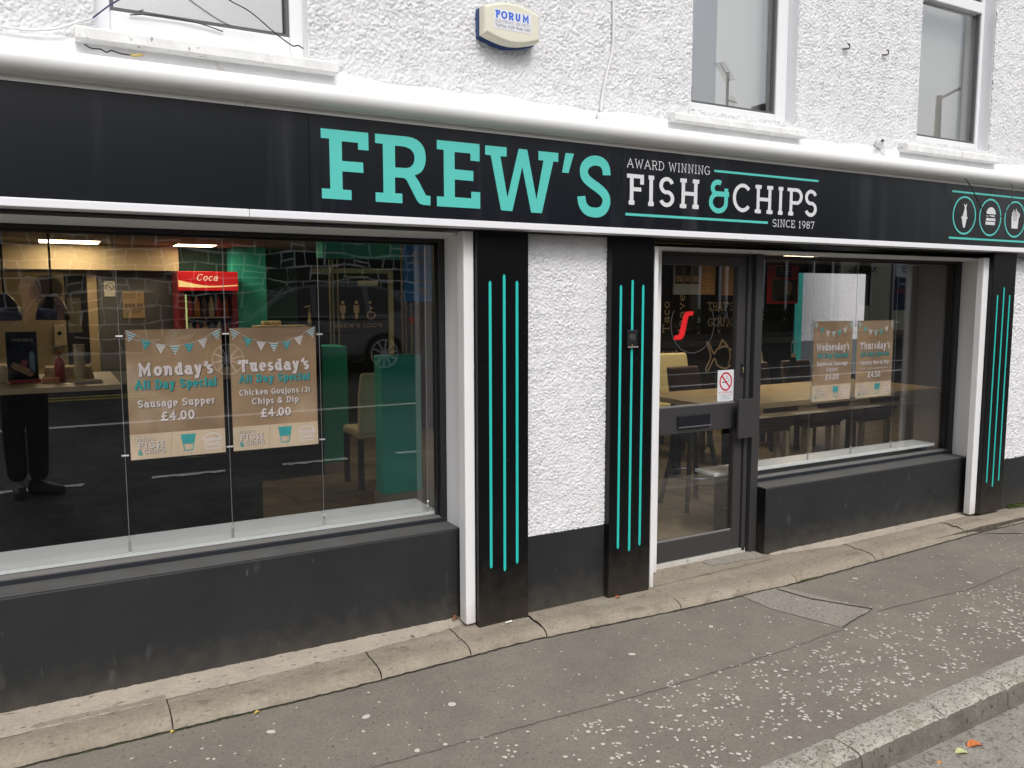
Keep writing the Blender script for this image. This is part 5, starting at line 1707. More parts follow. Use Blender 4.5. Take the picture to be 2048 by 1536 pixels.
hs.prism([(2.188, 1.67), (2.212, 1.67), (2.212, 1.688), (2.20, 1.70), (2.188, 1.688)], 1.4984, None)
hs.build("hands_symbol", PW, bp, fix=False)
box("hanger", 2.10, 2.105, 1.502, 1.504, 2.02, 2.149, STEEL, bp)

# =================================================================== POSTERS ON CABLES
KRAFT = mat("poster_kraft", (.42, .27, .155), .45, .4, noise=[(4.5, .25, 2)],
            spots=[(5.5, .56, (.62, .52, .40), .6, (1, 1, 1), .22), (4.1, .60, (.26, .15, .13), .5, (1, 1, 1), .2)])
KWOOD = mat("poster_wood", (.78, .60, .43), .45, .4, noise=(7, .12, 3))
PRW = mat("print_white", (.88, .78, .78), .45)
PRT = mat("print_teal", (.04, .42, .43), .45)
SHD = mat("print_shadow", (.055, .05, .055), .5)


def shadowed(s, o, h, m, parent, off=.0022, **kw):
    off = max(off * 1.3, .0026)
    oo = (o[0] + off, o[1] + .0004, o[2] - off)
    lettering("letter_shadow", s, oo, h, SHD, parent, **kw)
    lettering("lettering", s, o, h, m, parent, **kw)


def poster(x0, lines, label, xw=.397, z0=.918, z1=1.487, holder=.02):
    yp = .262
    t = thing("hanging_poster", label, "poster", (x0 + xw / 2, yp, z0), "daily special posters hung on cables")
    x1 = x0 + xw
    box("acrylic_pocket", x0 - .022, x1 + .020, yp - .006, yp - .003, z0 - .008, z1 + .006, CLEAR, t)
    paper = box("paper", x0, x1, yp, yp + .0015, z0, z1, KRAFT, t)
    band = box("wood_band", x0, x1, yp - .0006, yp - .0001, z0, z0 + .112, KWOOD, t)
    pl_ = MB()
    for px in (.16, .25, .39):
        bx = x0 + px * xw / .397
        cx = x0 + xw / 2
        k2 = .25
        pl_.add([(bx, yp - .0008, z0), (bx + .0016, yp - .0008, z0), (cx + (bx - cx) * (1 - k2) + .0016, yp - .0008, z0 + .112), (cx + (bx - cx) * (1 - k2), yp - .0008, z0 + .112)], [(0, 1, 2, 3)])
    pl_.build("plank_line", mat("plank_dark", (.40, .26, .15), .6), band, fix=False)
    yt = yp - .0014
    W = xw
    # bunting
    fl = []
    for i in range(7):
        t_ = i / 6
        fx = x0 + W * (.06 + .88 * t_)
        fz = z1 - .015 - .062 * math.sin(math.pi * t_) ** .8
        fl.append((fx, fz))
    strokes(MB(), [[(x0 + .002, z1 - .002)] + [(a_, b_ + .004) for a_, b_ in fl] + [(x1 - .002, z1 - .002)]], .0016, y=yt).build("bunting_string", PRW, t, fix=False)
    for i, (fx, fz) in enumerate(fl):
        sl = (.9, .45, .15, 0, -.15, -.45, -.9)[i] * .012
        s_ = .021
        tri = [(fx - s_, fz + sl + .004), (fx + s_, fz - sl + .004), (fx - sl * .9, fz - .038)]
        f_ = MB().prism(tri, yt - .0003, None).build("bunting_flag", PRT if i in (1, 4) else PRW, t, fix=False)
        st_ = MB()
        cxm, czm = (tri[0][0] + tri[1][0] + tri[2][0]) / 3, (tri[0][1] + tri[1][1] + tri[2][1]) / 3
        if i in (0, 3, 6):
            for q in range(3):
                f0 = .12 + q * .26
                L = Vector((tri[0][0], tri[0][1])).lerp(Vector((tri[2][0], tri[2][1])), f0)
                R_ = Vector((tri[1][0], tri[1][1])).lerp(Vector((tri[2][0], tri[2][1])), f0)
                L2 = Vector((tri[0][0], tri[0][1])).lerp(Vector((tri[2][0], tri[2][1])), f0 + .12)
                R2 = Vector((tri[1][0], tri[1][1])).lerp(Vector((tri[2][0], tri[2][1])), f0 + .12)
                st_.add([(p.x, yt - .0005, p.y) for p in (L, R_, R2, L2)], [(0, 1, 2, 3)])
            st_.build("flag_stripe", PRT, f_, fix=False)
        else:
            for (ux, uz) in ((-.006, .006), (.006, .007), (0, -.006)):
                st_.prism(arc(cxm + ux, czm + uz, .0026, .0026, 0, 300, 6), yt - .0005, None)
            st_.build("flag_dot", PRW if i in (1, 4) else PRT, f_, fix=False)
    cx = x0 + W / 2
    for (s, zb, h, wf, m, wt, sm) in lines:
        shadowed(s, (cx - wf * W / 2, yt, z0 + zb), h, m, t, wt=wt, fit=wf * W, off=.0024 if h > .02 else .0012)
    # logo, cup of chips, burger
    yl = yt - .0002
    shadowed("FREW'S", (x0 + .026, yl, z0 + .080), .014, PRW, t, wt=1.1, fit=.072, off=.0012)
    shadowed("FISH", (x0 + .027, yl, z0 + .047), .029, PRW, t, wt=1.8, fit=.112, off=.0016)
    shadowed("CHIPS", (x0 + .052, yl, z0 + .024), .019, PRW, t, wt=1.5, fit=.088, off=.0014)
    lettering("lettering", "&", (x0 + .028, yl, z0 + .018), .024, PRT, t, wt=2.2, serif=False, fit=.022)
    c0 = x0 + W * .60
    cup = MB()
    cup.prism([(c0 - .026, z0 + .058), (c0 + .026, z0 + .058), (c0 + .032, z0 + .098), (c0 - .032, z0 + .098)], yl, None)
    strokes(cup, [[(c0 - .022, z0 + .056), (c0 - .017, z0 + .024), (c0 + .017, z0 + .024), (c0 + .022, z0 + .056)], [(c0 - .025, z0 + .055), (c0 + .025, z0 + .055)]], .0045, y=yl)
    cup.build("chip_cup", PRT, t, fix=False)
    c0 = x0 + W * .86
    bg_ = MB()
    strokes(bg_, [[(p[0], p[1]) for p in arc(c0, z0 + .068, .036, .026, 0, 180, 14)] + [(c0 + .036, z0 + .068)],
                  [(c0 - .038, z0 + .060), (c0 + .038, z0 + .062)], [(c0 - .036, z0 + .052), (c0 - .01, z0 + .046), (c0 + .02, z0 + .052), (c0 + .036, z0 + .048)],
                  [(c0 - .036, z0 + .040), (c0 + .036, z0 + .040)], [(c0 - .036, z0 + .034), (c0 - .030, z0 + .024), (c0 + .030, z0 + .024), (c0 + .036, z0 + .034)]], .0050, y=yl)
    bg_.build("burger_drawing", PRW, t, fix=False)
    return t


poster(.2765, [("Monday's", .365, .058, .80, PRW, 2.3, 1), ("All Day Special", .308, .042, .86, PRT, 2.2, 1), ("Sausage Supper", .228, .034, .82, PRW, 1.9, 1), ("£4.00", .165, .042, .36, PRW, 2.0, 1)],
       "brown bunting poster reading Monday's All Day Special Sausage Supper")
poster(.7085, [("Tuesday's", .365, .058, .83, PRW, 2.3, 1), ("All Day Special", .315, .038, .83, PRT, 2.2, 1), ("Chicken Goujons (3)", .256, .028, .83, PRW, 1.9, 1), ("Chips & Dip", .212, .030, .55, PRW, 1.9, 1), ("£4.00", .150, .042, .36, PRW, 2.0, 1)],
       "brown bunting poster reading Tuesday's All Day Special Chicken Goujons")
poster(4.560, [("Wednesday's", .350, .054, .86, PRW, 2.1, 1), ("All Day Special", .300, .036, .80, PRT, 2.0, 1), ("Battered Sausage", .245, .030, .80, PRW, 1.8, 1), ("Supper", .205, .030, .33, PRW, 1.8, 1), ("£4.00", .145, .042, .36, PRW, 2.0, 1)],
       "brown bunting poster reading Wednesday's All Day Special Battered Sausage Supper", z0=.903, z1=1.458)
poster(5.008, [("Thursday's", .350, .054, .84, PRW, 2.1, 1), ("All Day Special", .300, .036, .80, PRT, 2.0, 1), ("Variety Box & Dip", .238, .030, .80, PRW, 1.8, 1), ("(pastie, 2 goujons, sausage & chips)", .205, .014, .80, PRW, 1.4, 1), ("£4.50", .145, .042, .36, PRW, 2.0, 1)],
       "brown bunting poster reading Thursday's All Day Special Variety Box & Dip", z0=.900, z1=1.456)


def display_cable(x, zb, label, clamps):
    t = thing("display_cable", label, "display cable", (x, .262, zb), "steel display cables in the windows")
    MB().tube([(x, .258, zb + .04), (x, .258, 1.905)], .0014, 6).build("wire", STEEL, t)
    MB().lathe([(0, 0), (.0075, 0), (.0075, .026), (.0062, .028), (.0062, .05), (.003, .056), (0, .056)], (x, .258, zb), 12).build("base_fitting", STEEL, t, smooth=False)
    MB().lathe([(0, -.03), (.0065, -.028), (.0065, 0), (0, 0)], (x, .258, 1.918), 12).build("top_fitting", STEEL, t)
    for z in clamps:
        MB().lathe([(0, -.014), (.0045, -.014), (.0045, .014), (0, .014)], (x, .252, z), 10, 'x').build("clamp", STEEL, t)


display_cable(.2535, .512, "steel display cable left of the Monday poster", (1.461, .943))
display_cable(.6905, .512, "steel display cable between the Monday and Tuesday posters", (1.461, .943))
display_cable(1.1225, .512, "steel display cable right of the Tuesday poster", (1.450, .940))
display_cable(1.676, .512, "bare steel display cable at the right end of the left window", ())
display_cable(4.536, .500, "steel display cable left of the Wednesday poster", (1.432, .925))
display_cable(4.980, .500, "steel display cable between the Wednesday and Thursday posters", (1.425, .922))
display_cable(5.428, .500, "steel display cable right of the Thursday poster", (1.440, .925))

# stickers on the door glass
ns = thing("no_smoking_sticker", "white NO SMOKING sticker on the door glass above the handle plate", "sticker", (3.63, .117, 1.08))
box("sheet", 3.552, 3.684, .1165, .1192, .985, 1.178, mat("sticker_paper", (.66, .68, .70), .4), ns)
RINGR = mat("sticker_red", (.50, .02, .05), .4)
ys_ = .1160
strokes(MB(), [arc(3.618, 1.107, .047, .053, 0, 360, 36), [(3.583, 1.145), (3.653, 1.069)]], .011, y=ys_).build("prohibition_ring", RINGR, ns, fix=False)
cgm = MB()
cgm.prism([(3.588, 1.100), (3.632, 1.100), (3.632, 1.107), (3.588, 1.107)], ys_ + .0002, None)
strokes(cgm, [[(3.634, 1.104), (3.645, 1.108), (3.640, 1.122), (3.625, 1.126), (3.622, 1.138), (3.634, 1.142)]], .0032, y=ys_ + .0002)
cgm.build("cigarette_drawing", SHD, ns, fix=False)
lettering("lettering", "NO SMOKING", (3.562, ys_, 1.034), .012, RINGR, ns, wt=1.6, serif=False, fit=.112)
for k, s in enumerate(("It is against the law", "to smoke in", "these premises")):
    w_ = (.104, .06, .08)[k]
    lettering("lettering", s, (3.618 - w_ / 2, ys_, 1.020 - k * .0115), .0075, GREYV, ns, wt=1.3, serif=False, fit=w_)
ss = thing("logo_sticker", "red slanted S mark inside a thin dark ring on the door glass", "sticker", (3.3, .117, 1.38))
sm_ = [(3.197, 1.375), (3.225, 1.375), (3.243, 1.385), (3.253, 1.405), (3.295, 1.535), (3.303, 1.548), (3.318, 1.555), (3.345, 1.556)]
Lf2, Rt2 = [], []
zz = [(3.199, 1.374), (3.250, 1.374), (3.268, 1.382), (3.279, 1.398), (3.283, 1.41), (3.307, 1.505), (3.313, 1.515), (3.343, 1.517), (3.349, 1.541), (3.300, 1.541), (3.283, 1.533), (3.271, 1.517), (3.240, 1.412), (3.233, 1.402), (3.204, 1.399)]
MB().prism(zz, .1185, .1192).build("s_mark", mat("mark_red", (.75, .015, .02), .4), ss)
strokes(MB(), [arc(3.345, 1.463, .168, .170, 150, 395, 60)], .006, y=.1188).build("ring", SHD, ss, fix=False)

# =================================================================== ACROSS THE STREET (seen reflected in the glass)
STONE = [mat("rubble_stone_a", (.030, .029, .028), .8, .3, noise=(9, .3)), mat("rubble_stone_b", (.045, .041, .036), .8, .3, noise=(9, .3)),
         mat("rubble_stone_c", (.022, .023, .025), .8, .3, noise=(9, .3))]
POINT = mat("white_pointing", (.88, .88, .86), .8, .3)
YS = -15.0
sb_ = thing("stone_house", "two storey house of dark rubble stone with bright white pointing across the street", "house", (4, YS, .46))
box("pointing_bed", -4.2, 9.0, YS - .4, YS, .3, 6.6, POINT, sb_)
g = random.Random(5)
rows_z = [.47, .80, 1.12, 1.42, 1.75, 2.05, 2.36, 2.66, 2.98, 3.3]


def wl(i, x):
    return rows_z[i] + .05 * math.sin(x * 2.1 + i * 1.3) + .03 * math.sin(x * 5.3 + i)


far_st = MB()
for r in range(len(rows_z) - 1):
    x = -4.1 + g.uniform(0, .3)
    sk0 = 0
    while x < 8.7:
        w = g.uniform(.26, .54)
        split = g.random() < .22
        ga = .0185
        sk = g.uniform(-.05, .05)
        x1 = min(x + w, 8.9)
        sk1 = g.uniform(-.07, .07)

        def quad(xa, xb, f0, f1, s0, s1):
            za, zb = wl(r, xa), wl(r, xb)
            zc, zd = wl(r + 1, xb), wl(r + 1, xa)
            a0, b0 = za + (zd - za) * f0, zb + (zc - zb) * f0
            a1, b1 = za + (zd - za) * f1, zb + (zc - zb) * f1
            P4 = [(xa + ga + s0 * f0, a0 + ga), (xb - ga + s1 * f0, b0 + ga), (xb - ga + s1 * f1, b1 - ga), (xa + ga + s0 * f1, a1 - ga)]
            out = []
            for i in range(4):
                p, q = P4[i], P4[(i + 1) % 4]
                out.append(p)
                out.append(((p[0] + q[0]) / 2 + g.uniform(-.016, .016), (p[1] + q[1]) / 2 + g.uniform(-.014, .014)))
            return out
        
        for (f0, f1) in (((0, .5), (.5, 1)) if split else ((0, 1),)):
            poly = quad(x, x1, f0, f1, sk0, sk1)
            m_ = MB().prism(poly, YS + .018 + g.uniform(0, .01), YS - .02)
            if x < -1.6:
                m_ = None
                far_st.prism(poly, YS + .02, YS - .02)
            else:
                m_.build("stone", STONE[g.randrange(3)], sb_, fix=False)
        x = x1
        sk0 = sk1
z = 3.3
while z < 6.5:
    x = -4.1
    while x < 8.9:
        w = g.uniform(.35, .7)
        far_st.box(x + .015, min(x + w, 8.95) - .015, YS - .01, YS + .02, z + .015, z + .32)
        x += w
    z += .335
tag(far_st.build("upper_stones", STONE[0], sb_, fix=False), kind='stuff')
SLATE = mat("roof_slate", (.055, .058, .065), .7, .3, noise=(5, .2))
MB().add([(-4.5, YS + .3, 6.55), (9.2, YS + .3, 6.55), (9.2, YS - 3.6, 8.5), (-4.5, YS - 3.6, 8.5)], [(0, 1, 2, 3)]).build("roof", SLATE, sb_)
box("rear_mass", -4.2, 9.0, YS - 7, YS - .41, .3, 6.6, STONE[0], sb_)

CREAMH = mat("house_cream", (.62, .58, .44), .8, .3)
GREYH = mat("house_grey", (.16, .16, .16), .8, .3, noise=(.8, .2))
DARKG = mat("dark_window", (.014, .015, .018), .15, .5)


def terrace(name, label, x0, x1, wallm, ztop, bays):
    t = thing(name, label, "house", ((x0 + x1) / 2, YS, .46), "shops and houses across the street")
    box("wall", x0, x1, YS - 6, YS, .3, ztop, wallm, t)
    MB().add([(x0 - .1, YS + .3, ztop - .02), (x1 + .1, YS + .3, ztop - .02), (x1 + .1, YS - 3.2, ztop + 1.5), (x0 - .1, YS - 3.2, ztop + 1.5)],
             [(0, 1, 2, 3)]).build("roof", SLATE, t)
    box("chimney", x1 - 1.2, x1 - .5, YS - 3.4, YS - 2.8, ztop + 1.0, ztop + 2.2, wallm, t)
    for (xa, xb, za, zb, kind_) in bays:
        f = MB()
        f.box(xa, xa + .08, YS, YS + .05, za, zb)
        f.box(xb - .08, xb, YS, YS + .05, za, zb)
        f.box(xa + .08, xb - .08, YS, YS + .05, zb - .08, zb)
        fr = f.build("window" if kind_ != 'd' else "door", UPVC if kind_ != 'k' else FRAMEB, t)
        box("pane", xa + .08, xb - .08, YS, YS + .012, za, zb - .08, DARKG, fr)
    return t


terrace("terrace_house", "grey shop with two dark display windows across the street, next to the stone house", 9.4, 14.4, GREYH, 6.3,
        [(9.9, 11.6, .8, 2.8, 'k'), (11.9, 12.7, .47, 2.8, 'd'), (13.0, 14.1, .9, 2.8, 'k'), (10.2, 11.2, 3.9, 5.3, 'w'), (12.6, 13.6, 3.9, 5.3, 'w')])
terrace("terrace_house", "tan and red shopfront across the street behind the hedge planter", 14.5, 19.4, mat("house_tan", (.20, .145, .10), .8), 6.4,
        [(15.0, 16.7, .9, 2.9, 'k'), (17.0, 17.9, .47, 2.9, 'd'), (18.1, 19.1, .9, 2.9, 'w'), (15.4, 16.4, 4.0, 5.4, 'w'), (17.6, 18.6, 4.0, 5.4, 'w')])
terrace("terrace_house", "dark panelled shopfront with tall posts across the street, mid way along", 19.5, 23.4, mat("house_dark", (.05, .05, .055), .7), 6.2,
        [(19.8, 20.9, .9, 2.9, 'w'), (21.1, 21.9, .47, 2.9, 'k'), (22.1, 23.1, .9, 2.9, 'w'), (20.2, 21.1, 3.9, 5.2, 'w')])
terrace("terrace_house", "cream house with white sash windows and dark plinth at the far end of the street", 23.5, 27.6, CREAMH, 6.6,
        [(24.3, 25.1, 1.35, 3.0, 'w'), (26.1, 26.9, 1.35, 3.0, 'w'), (24.3, 25.1, 4.0, 5.4, 'w'), (26.1, 26.9, 4.0, 5.4, 'w')])
hb = thing("hanging_basket", "round dark green hanging basket on the cream house across the street", "hanging basket", (23.9, YS + .4, 2.6))
bk = MB()
for _ in range(500):
    d = Vector((random.gauss(0, 1), random.gauss(0, 1), random.gauss(0, .6))).normalized() * random.uniform(.2, .42)
    c = Vector((23.9, YS + .55, 2.5)) + d
    r = .05
    bk.add([c + Vector((random.uniform(-r, r), random.uniform(-r, r), random.uniform(-r, r))) for _k in range(3)], [(0, 1, 2)])
bk.build("foliage", mat("basket_green", (.04, .07, .025), .9), hb, fix=False)
MB().tube([(23.9, YS, 3.1), (23.9, YS + .55, 3.1), (23.9, YS + .55, 2.8)], .015, 6).build("bracket", FRAMEB, hb)
hg = thing("planter_hedge", "low dark hedge along the far pavement", "hedge", (16, -13.4, .46))
hm = MB()
for _ in range(2600):
    c = Vector((random.uniform(12.5, 19.5), random.uniform(-13.6, -13.1), .46 + random.random() * .85))
    r = .07
    hm.add([c + Vector((random.uniform(-r, r), random.uniform(-r, r), random.uniform(-r, r))) for _k in range(3)], [(0, 1, 2)])
hm.build("foliage", mat("hedge_green", (.035, .05, .02), .9, noise=(3, .4)), hg, fix=False)
box("planter", 12.4, 19.6, -13.65, -13.05, .46, .62, mat("planter_grey", (.10, .10, .09), .9), hg)

ip = thing("information_board", "tall navy information board with white emblem and red band across the street", "information board", (24.0, -13.0, .46))
for x in (23.5, 24.5):
    box("post", x - .04, x + .04, -13.05, -12.97, .46, 2.8, STEEL, ip)
box("panel", 23.54, 24.46, -13.04, -12.98, 1.22, 2.75, mat("board_navy", (.012, .03, .09), .5), ip)
box("red_band", 23.545, 24.455, -12.979, -12.972, 1.78, 1.90, mat("board_red", (.25, .02, .04), .5), ip)
MB().prism([(23.58, 2.30), (24.42, 2.22), (24.42, 2.70), (23.58, 2.70)], -12.972, -12.979).build("picture", mat("board_pale", (.75, .75, .8), .5), ip)
YR = -12.969
wcs = MB()
for k in range(3):
    Lx = [p for p in arc(24.0, 2.30, .34 - .09 * k, .34 - .09 * k, 10, 120, 14)]
    Lf3, Rt3 = ribbon(Lx, .035, False)
    n3 = len(Lf3)
    wcs.add([(p.x, YR, p.y) for p in Lf3] + [(p.x, YR, p.y) for p in Rt3], [(i, n3 + i, n3 + i + 1, i + 1) for i in range(n3 - 1)])
wcs.build("emblem", mat("board_navy", (0, 0, 0)), ip, fix=False)
lettering("lettering", "Timetable", (24.38, YR, 2.02), .10, mat("board_pale", (0, 0, 0)), ip, wt=1.4, serif=False, fit=.62, U=(-1, 0, 0), N=(0, 1, 0))

lp_ = thing("street_lamp", "grey concrete street lamp with a long sloping arm across the street", "street lamp", (25.0, -13.0, .46))
MB().tube([(25.0, -13.1, .4), (25.0, -13.1, 4.0), (25.0, -13.1, 8.0)], [.17, .13, .09], 12).build("column", mat("lamp_concrete", (.36, .34, .29), .8), lp_)
MB().tube([(25.0, -13.1, 7.9), (25.9, -12.9, 8.35), (27.6, -12.4, 8.95)], .05, 8).build("arm", STEEL, lp_)
MB().lathe([(0, 0), (.09, .05), (.14, .3), (.12, .8), (0, .85)], (27.4, -12.5, 8.85), 10, 'x').build("head", mat("lamp_head", (.5, .5, .5), .4), lp_, smooth=True)
an = thing("roof_aerial", "television aerial with many elements on a pole above the far roofs", "aerial", (20.64, -18, 7.5))
AL = mat("aerial_metal", (.09, .09, .09), .5)
MB().tube([(20.66, -18, 6.4), (20.66, -18, 9.30)], .05, 6).build("mast", AL, an)
mb = MB().tube([(20.0, -17.7, 9.45), (20.95, -18.2, 9.12)], .02, 6)
for i in range(12):
    t_ = i / 11
    c = Vector((20.0, -17.7, 9.45)).lerp(Vector((20.95, -18.2, 9.12)), t_)
    mb.tube([c + Vector((-.12, -.24, 0)) * .7, c + Vector((.12, .24, 0)) * .7], .01, 4)
mb.build("upper_array", AL, an)
mb = MB().tube([(20.5, -17.9, 8.35), (21.3, -18.2, 8.40)], .02, 6)
for i in range(6):
    c = Vector((20.6 + i * .11, -17.95 - .04 * i, 8.36))
    mb.tube([c + Vector((0, .0, -.2)), c + Vector((0, 0, .2))], .01, 4)
mb.build("lower_array", AL, an)

# ------------------------------------------------------------------ parked car across the road
CARB = mat("car_paint", (.10, .105, .13), .22, .5, coat=.8)
CARG = mat("car_glass", (.016, .017, .018), .08, .5)
CARX0, CARY, CARZ = 1.72, -10.55, road_z(-10.9)
car = thing("parked_car", "dark estate car with silver alloy wheels parked across the road, reflected in the left window", "car", (4, -11.4, CARZ))


def cp_(x, z):
    return (CARX0 + x, CARZ + z)


prof_low = [(0.03, .30), (.0, .55), (.06, .72), (.35, .86), (1.15, .98), (1.35, 1.02), (4.40, 1.06), (4.50, 1.00), (4.56, .78), (4.55, .45), (4.47, .28)]


def wheel_cut(cx, r=.36):
    return [(cx + r * math.cos(math.radians(a_)), .34 + r * math.sin(math.radians(a_))) for a_ in range(0, 181, 15)]


low = prof_low + [(4.10, .24)] + [p for p in wheel_cut(3.72) if p[1] >= .3] + [(3.3, .22), (1.25, .22)] + [p for p in wheel_cut(.90) if p[1] >= .3] + [(.45, .24)]
body = MB()
lowp = [cp_(*p) for p in low]
body.prism(lowp, CARY, CARY - 1.82)
body.build("body", CARB, car, bevel=.05, seg=3)
green_o = [(1.20, 1.00), (1.85, 1.46), (2.25, 1.60), (2.9, 1.65), (3.6, 1.62), (4.05, 1.52), (4.46, 1.04)]
gh = MB()
k = len(green_o)
vv = []
for (yy, ins) in ((CARY - .02, 0), (CARY - .20, 1), (CARY - 1.62, 1), (CARY - 1.80, 0)):
    for (x, z) in green_o:
        zz_ = z
        vv.append((CARX0 + x, (CARY - .02 - .16 * (z - 1.0) / .65) if yy > CARY - .5 else (CARY - 1.80 + .16 * (z - 1.0) / .65), CARZ + z))
ff = []
for j in (0,):
    for i in range(k - 1):
        ff.append((i, i + 1, 3 * k + i + 1, 3 * k + i))
ff.append(tuple(range(k)))
ff.append(tuple(3 * k + i for i in range(k)))
gh.add(vv, ff).build("roof", CARB, car, bevel=.03)
side_w = [[(1.42, 1.06), (1.95, 1.44), (2.28, 1.55), (2.38, 1.56), (2.38, 1.06)], [(2.48, 1.06), (2.48, 1.565), (3.35, 1.575), (3.40, 1.06)],
          [(3.50, 1.07), (3.46, 1.57), (3.86, 1.52), (4.22, 1.12)]]
for poly in side_w:
    w = MB()
    w.add([(CARX0 + x, CARY - .02 - .16 * (z - 1.0) / .65 + .006, CARZ + z) for x, z in poly], [tuple(range(len(poly)))])
    w.build("side_window", CARG, car)
box("belt_trim", CARX0 + 1.4, CARX0 + 4.2, CARY - .018, CARY - .008, CARZ + 1.035, CARZ + 1.05, mat("chrome_dim", (.25, .25, .26), .3, metal=.8), car)
box("roof_rail", CARX0 + 2.0, CARX0 + 4.0, CARY - .26, CARY - .23, CARZ + 1.655, CARZ + 1.69, mat("chrome_dim", (0, 0, 0)), car)
MB().prism([cp_(4.18, 1.00), cp_(4.575, 1.02), cp_(4.57, .84), cp_(4.40, .82), cp_(4.24, .93)], CARY + .012, CARY - .10).build("tail_light", mat("tail_red", (.85, .03, .03), .3), car)
MB().prism([cp_(.05, .70), cp_(.42, .82), cp_(.30, .70)], CARY + .006, CARY - .1).build("headlight", TRIMG, car)
box("wing_mirror", CARX0 + 1.42, CARX0 + 1.58, CARY, CARY + .20, CARZ + 1.03, CARZ + 1.16, CARB, car, bevel=.03)
for x in (2.28, 3.22):
    box("door_handle", CARX0 + x, CARX0 + x + .18, CARY + .002, CARY + .02, CARZ + .93, CARZ + .955, CARB, car, bevel=.005)
box("sill_trim", CARX0 + 1.3, CARX0 + 3.3, CARY + .002, CARY + .012, CARZ + .24, CARZ + .34, BLACKR, car)
for cx in (.90, 3.72):
    for side, yy in ((1, CARY), (-1, CARY - 1.60)):
        wt_ = MB().lathe([(0, -.20), (.325, -.20), (.335, -.17), (.335, -.02), (.32, .01), (.278, .012), (.272, -.10), (0, -.10)], (CARX0 + cx, yy, CARZ + .335), 28, 'y').build("tyre", BLACKR, car, smooth=False)
        rim = MB()
        rim.tube([(CARX0 + cx + .258 * math.cos(2 * math.pi * q / 32), yy + .004, CARZ + .335 + .258 * math.sin(2 * math.pi * q / 32)) for q in range(33)], .013, 6)
        for s in range(10):
            an_ = 2 * math.pi * s / 10 + .2
            ca, sa = math.cos(an_), math.sin(an_)
            px, pz = -sa * .016, ca * .016
            c0 = (CARX0 + cx, CARZ + .335)
            rim.add([(c0[0] + ca * .05 - px, yy + .004, c0[1] + sa * .05 - pz), (c0[0] + ca * .05 + px, yy + .004, c0[1] + sa * .05 + pz),
                     (c0[0] + ca * .25 + px, yy + .010, c0[1] + sa * .25 + pz), (c0[0] + ca * .25 - px, yy + .010, c0[1] + sa * .25 - pz)], [(0, 1, 2, 3)])
        rim.lathe([(0, .01), (.06, .008), (.06, -.02)], (CARX0 + cx, yy, CARZ + .335), 16, 'y')
        rim.build("rim", mat("alloy", (.78, .78, .80), .35), wt_, fix=False)

# ------------------------------------------------------------------ photographer standing in the road
SKIN = mat("skin", (.62, .38, .28), .55, .4)
JACK = mat("jacket_navy", (.045, .055, .085), .8, .3, noise=(14, .2), bump=(30, .4, .01))
TROU = mat("trousers_black", (.010, .010, .012), .85, .2, noise=(14, .2), bump=(26, .5, .012))
HAIR = mat("hair_grey", (.22, .19, .16), .8, .3, noise=(90, .3))
GZ = road_z(-4.2) + .001
per = thing("person", "man in navy jacket and black trousers holding up a phone, reflected in the left window", "person", (-.12, -4.1, GZ))


def skinned(name, verts, edges, radii, m, parent, sub=2, root=0):
    me = bpy.data.meshes.new(name)
    me.from_pydata([tuple(v) for v in verts], edges, [])
    me.materials.append(m)
    o = bpy.data.objects.new(name, me)
    link(o, parent)
    md = o.modifiers.new("skin", 'SKIN')
    for i, r in enumerate(radii):
        r = r if isinstance(r, tuple) else (r, r)
        me.skin_vertices[0].data[i].radius = r
        me.skin_vertices[0].data[i].use_root = (i == root)
    s = o.modifiers.new("sub", 'SUBSURF')
    s.levels = s.render_levels = sub
    for p in me.polygons:
        p.use_smooth = True
    md.use_smooth_shade = True
    return o


bx, by = -.17, -4.05
lx0 = -.235
# trousers
V = [(lx0 + .02, by, GZ + .98), (lx0 + .03, by, GZ + 1.06), (lx0 - .075, by, GZ + .90), (lx0 - .085, by + .01, GZ + .50), (lx0 - .075, by - .02, GZ + .10),
     (lx0 + .095, by, GZ + .90), (lx0 + .090, by + .03, GZ + .50), (lx0 + .080, by + .01, GZ + .10)]
skinned("trousers", V, [(0, 1), (0, 2), (2, 3), (3, 4), (0, 5), (5, 6), (6, 7)], [(.16, .12), (.17, .12), .105, .090, .082, .105, .090, .082], TROU, per)
# jacket with arms raised to the phone
S_ = GZ + 1.53
hL, hR = Vector((bx + .075, -3.80, 1.57)), Vector((bx + .235, -3.80, 1.575))
V = [(bx, by, GZ + 1.02), (bx, by, GZ + 1.20), (bx, by - .01, GZ + 1.40), (bx, by, S_ + .02),
     (bx - .19, by, S_ - .02), (bx - .27, by + .05, S_ - .30), (bx - .04, by + .20, S_ - .07),
     (bx + .19, by, S_ - .02), (bx + .32, by + .05, S_ - .29), (bx + .26, by + .20, S_ - .07)]
skinned("jacket", V, [(0, 1), (1, 2), (2, 3), (2, 4), (4, 5), (5, 6), (2, 7), (7, 8), (8, 9)],
        [(.19, .135), (.185, .13), (.19, .13), (.085, .085), .085, .062, .048, .085, .062, .048], JACK, per)
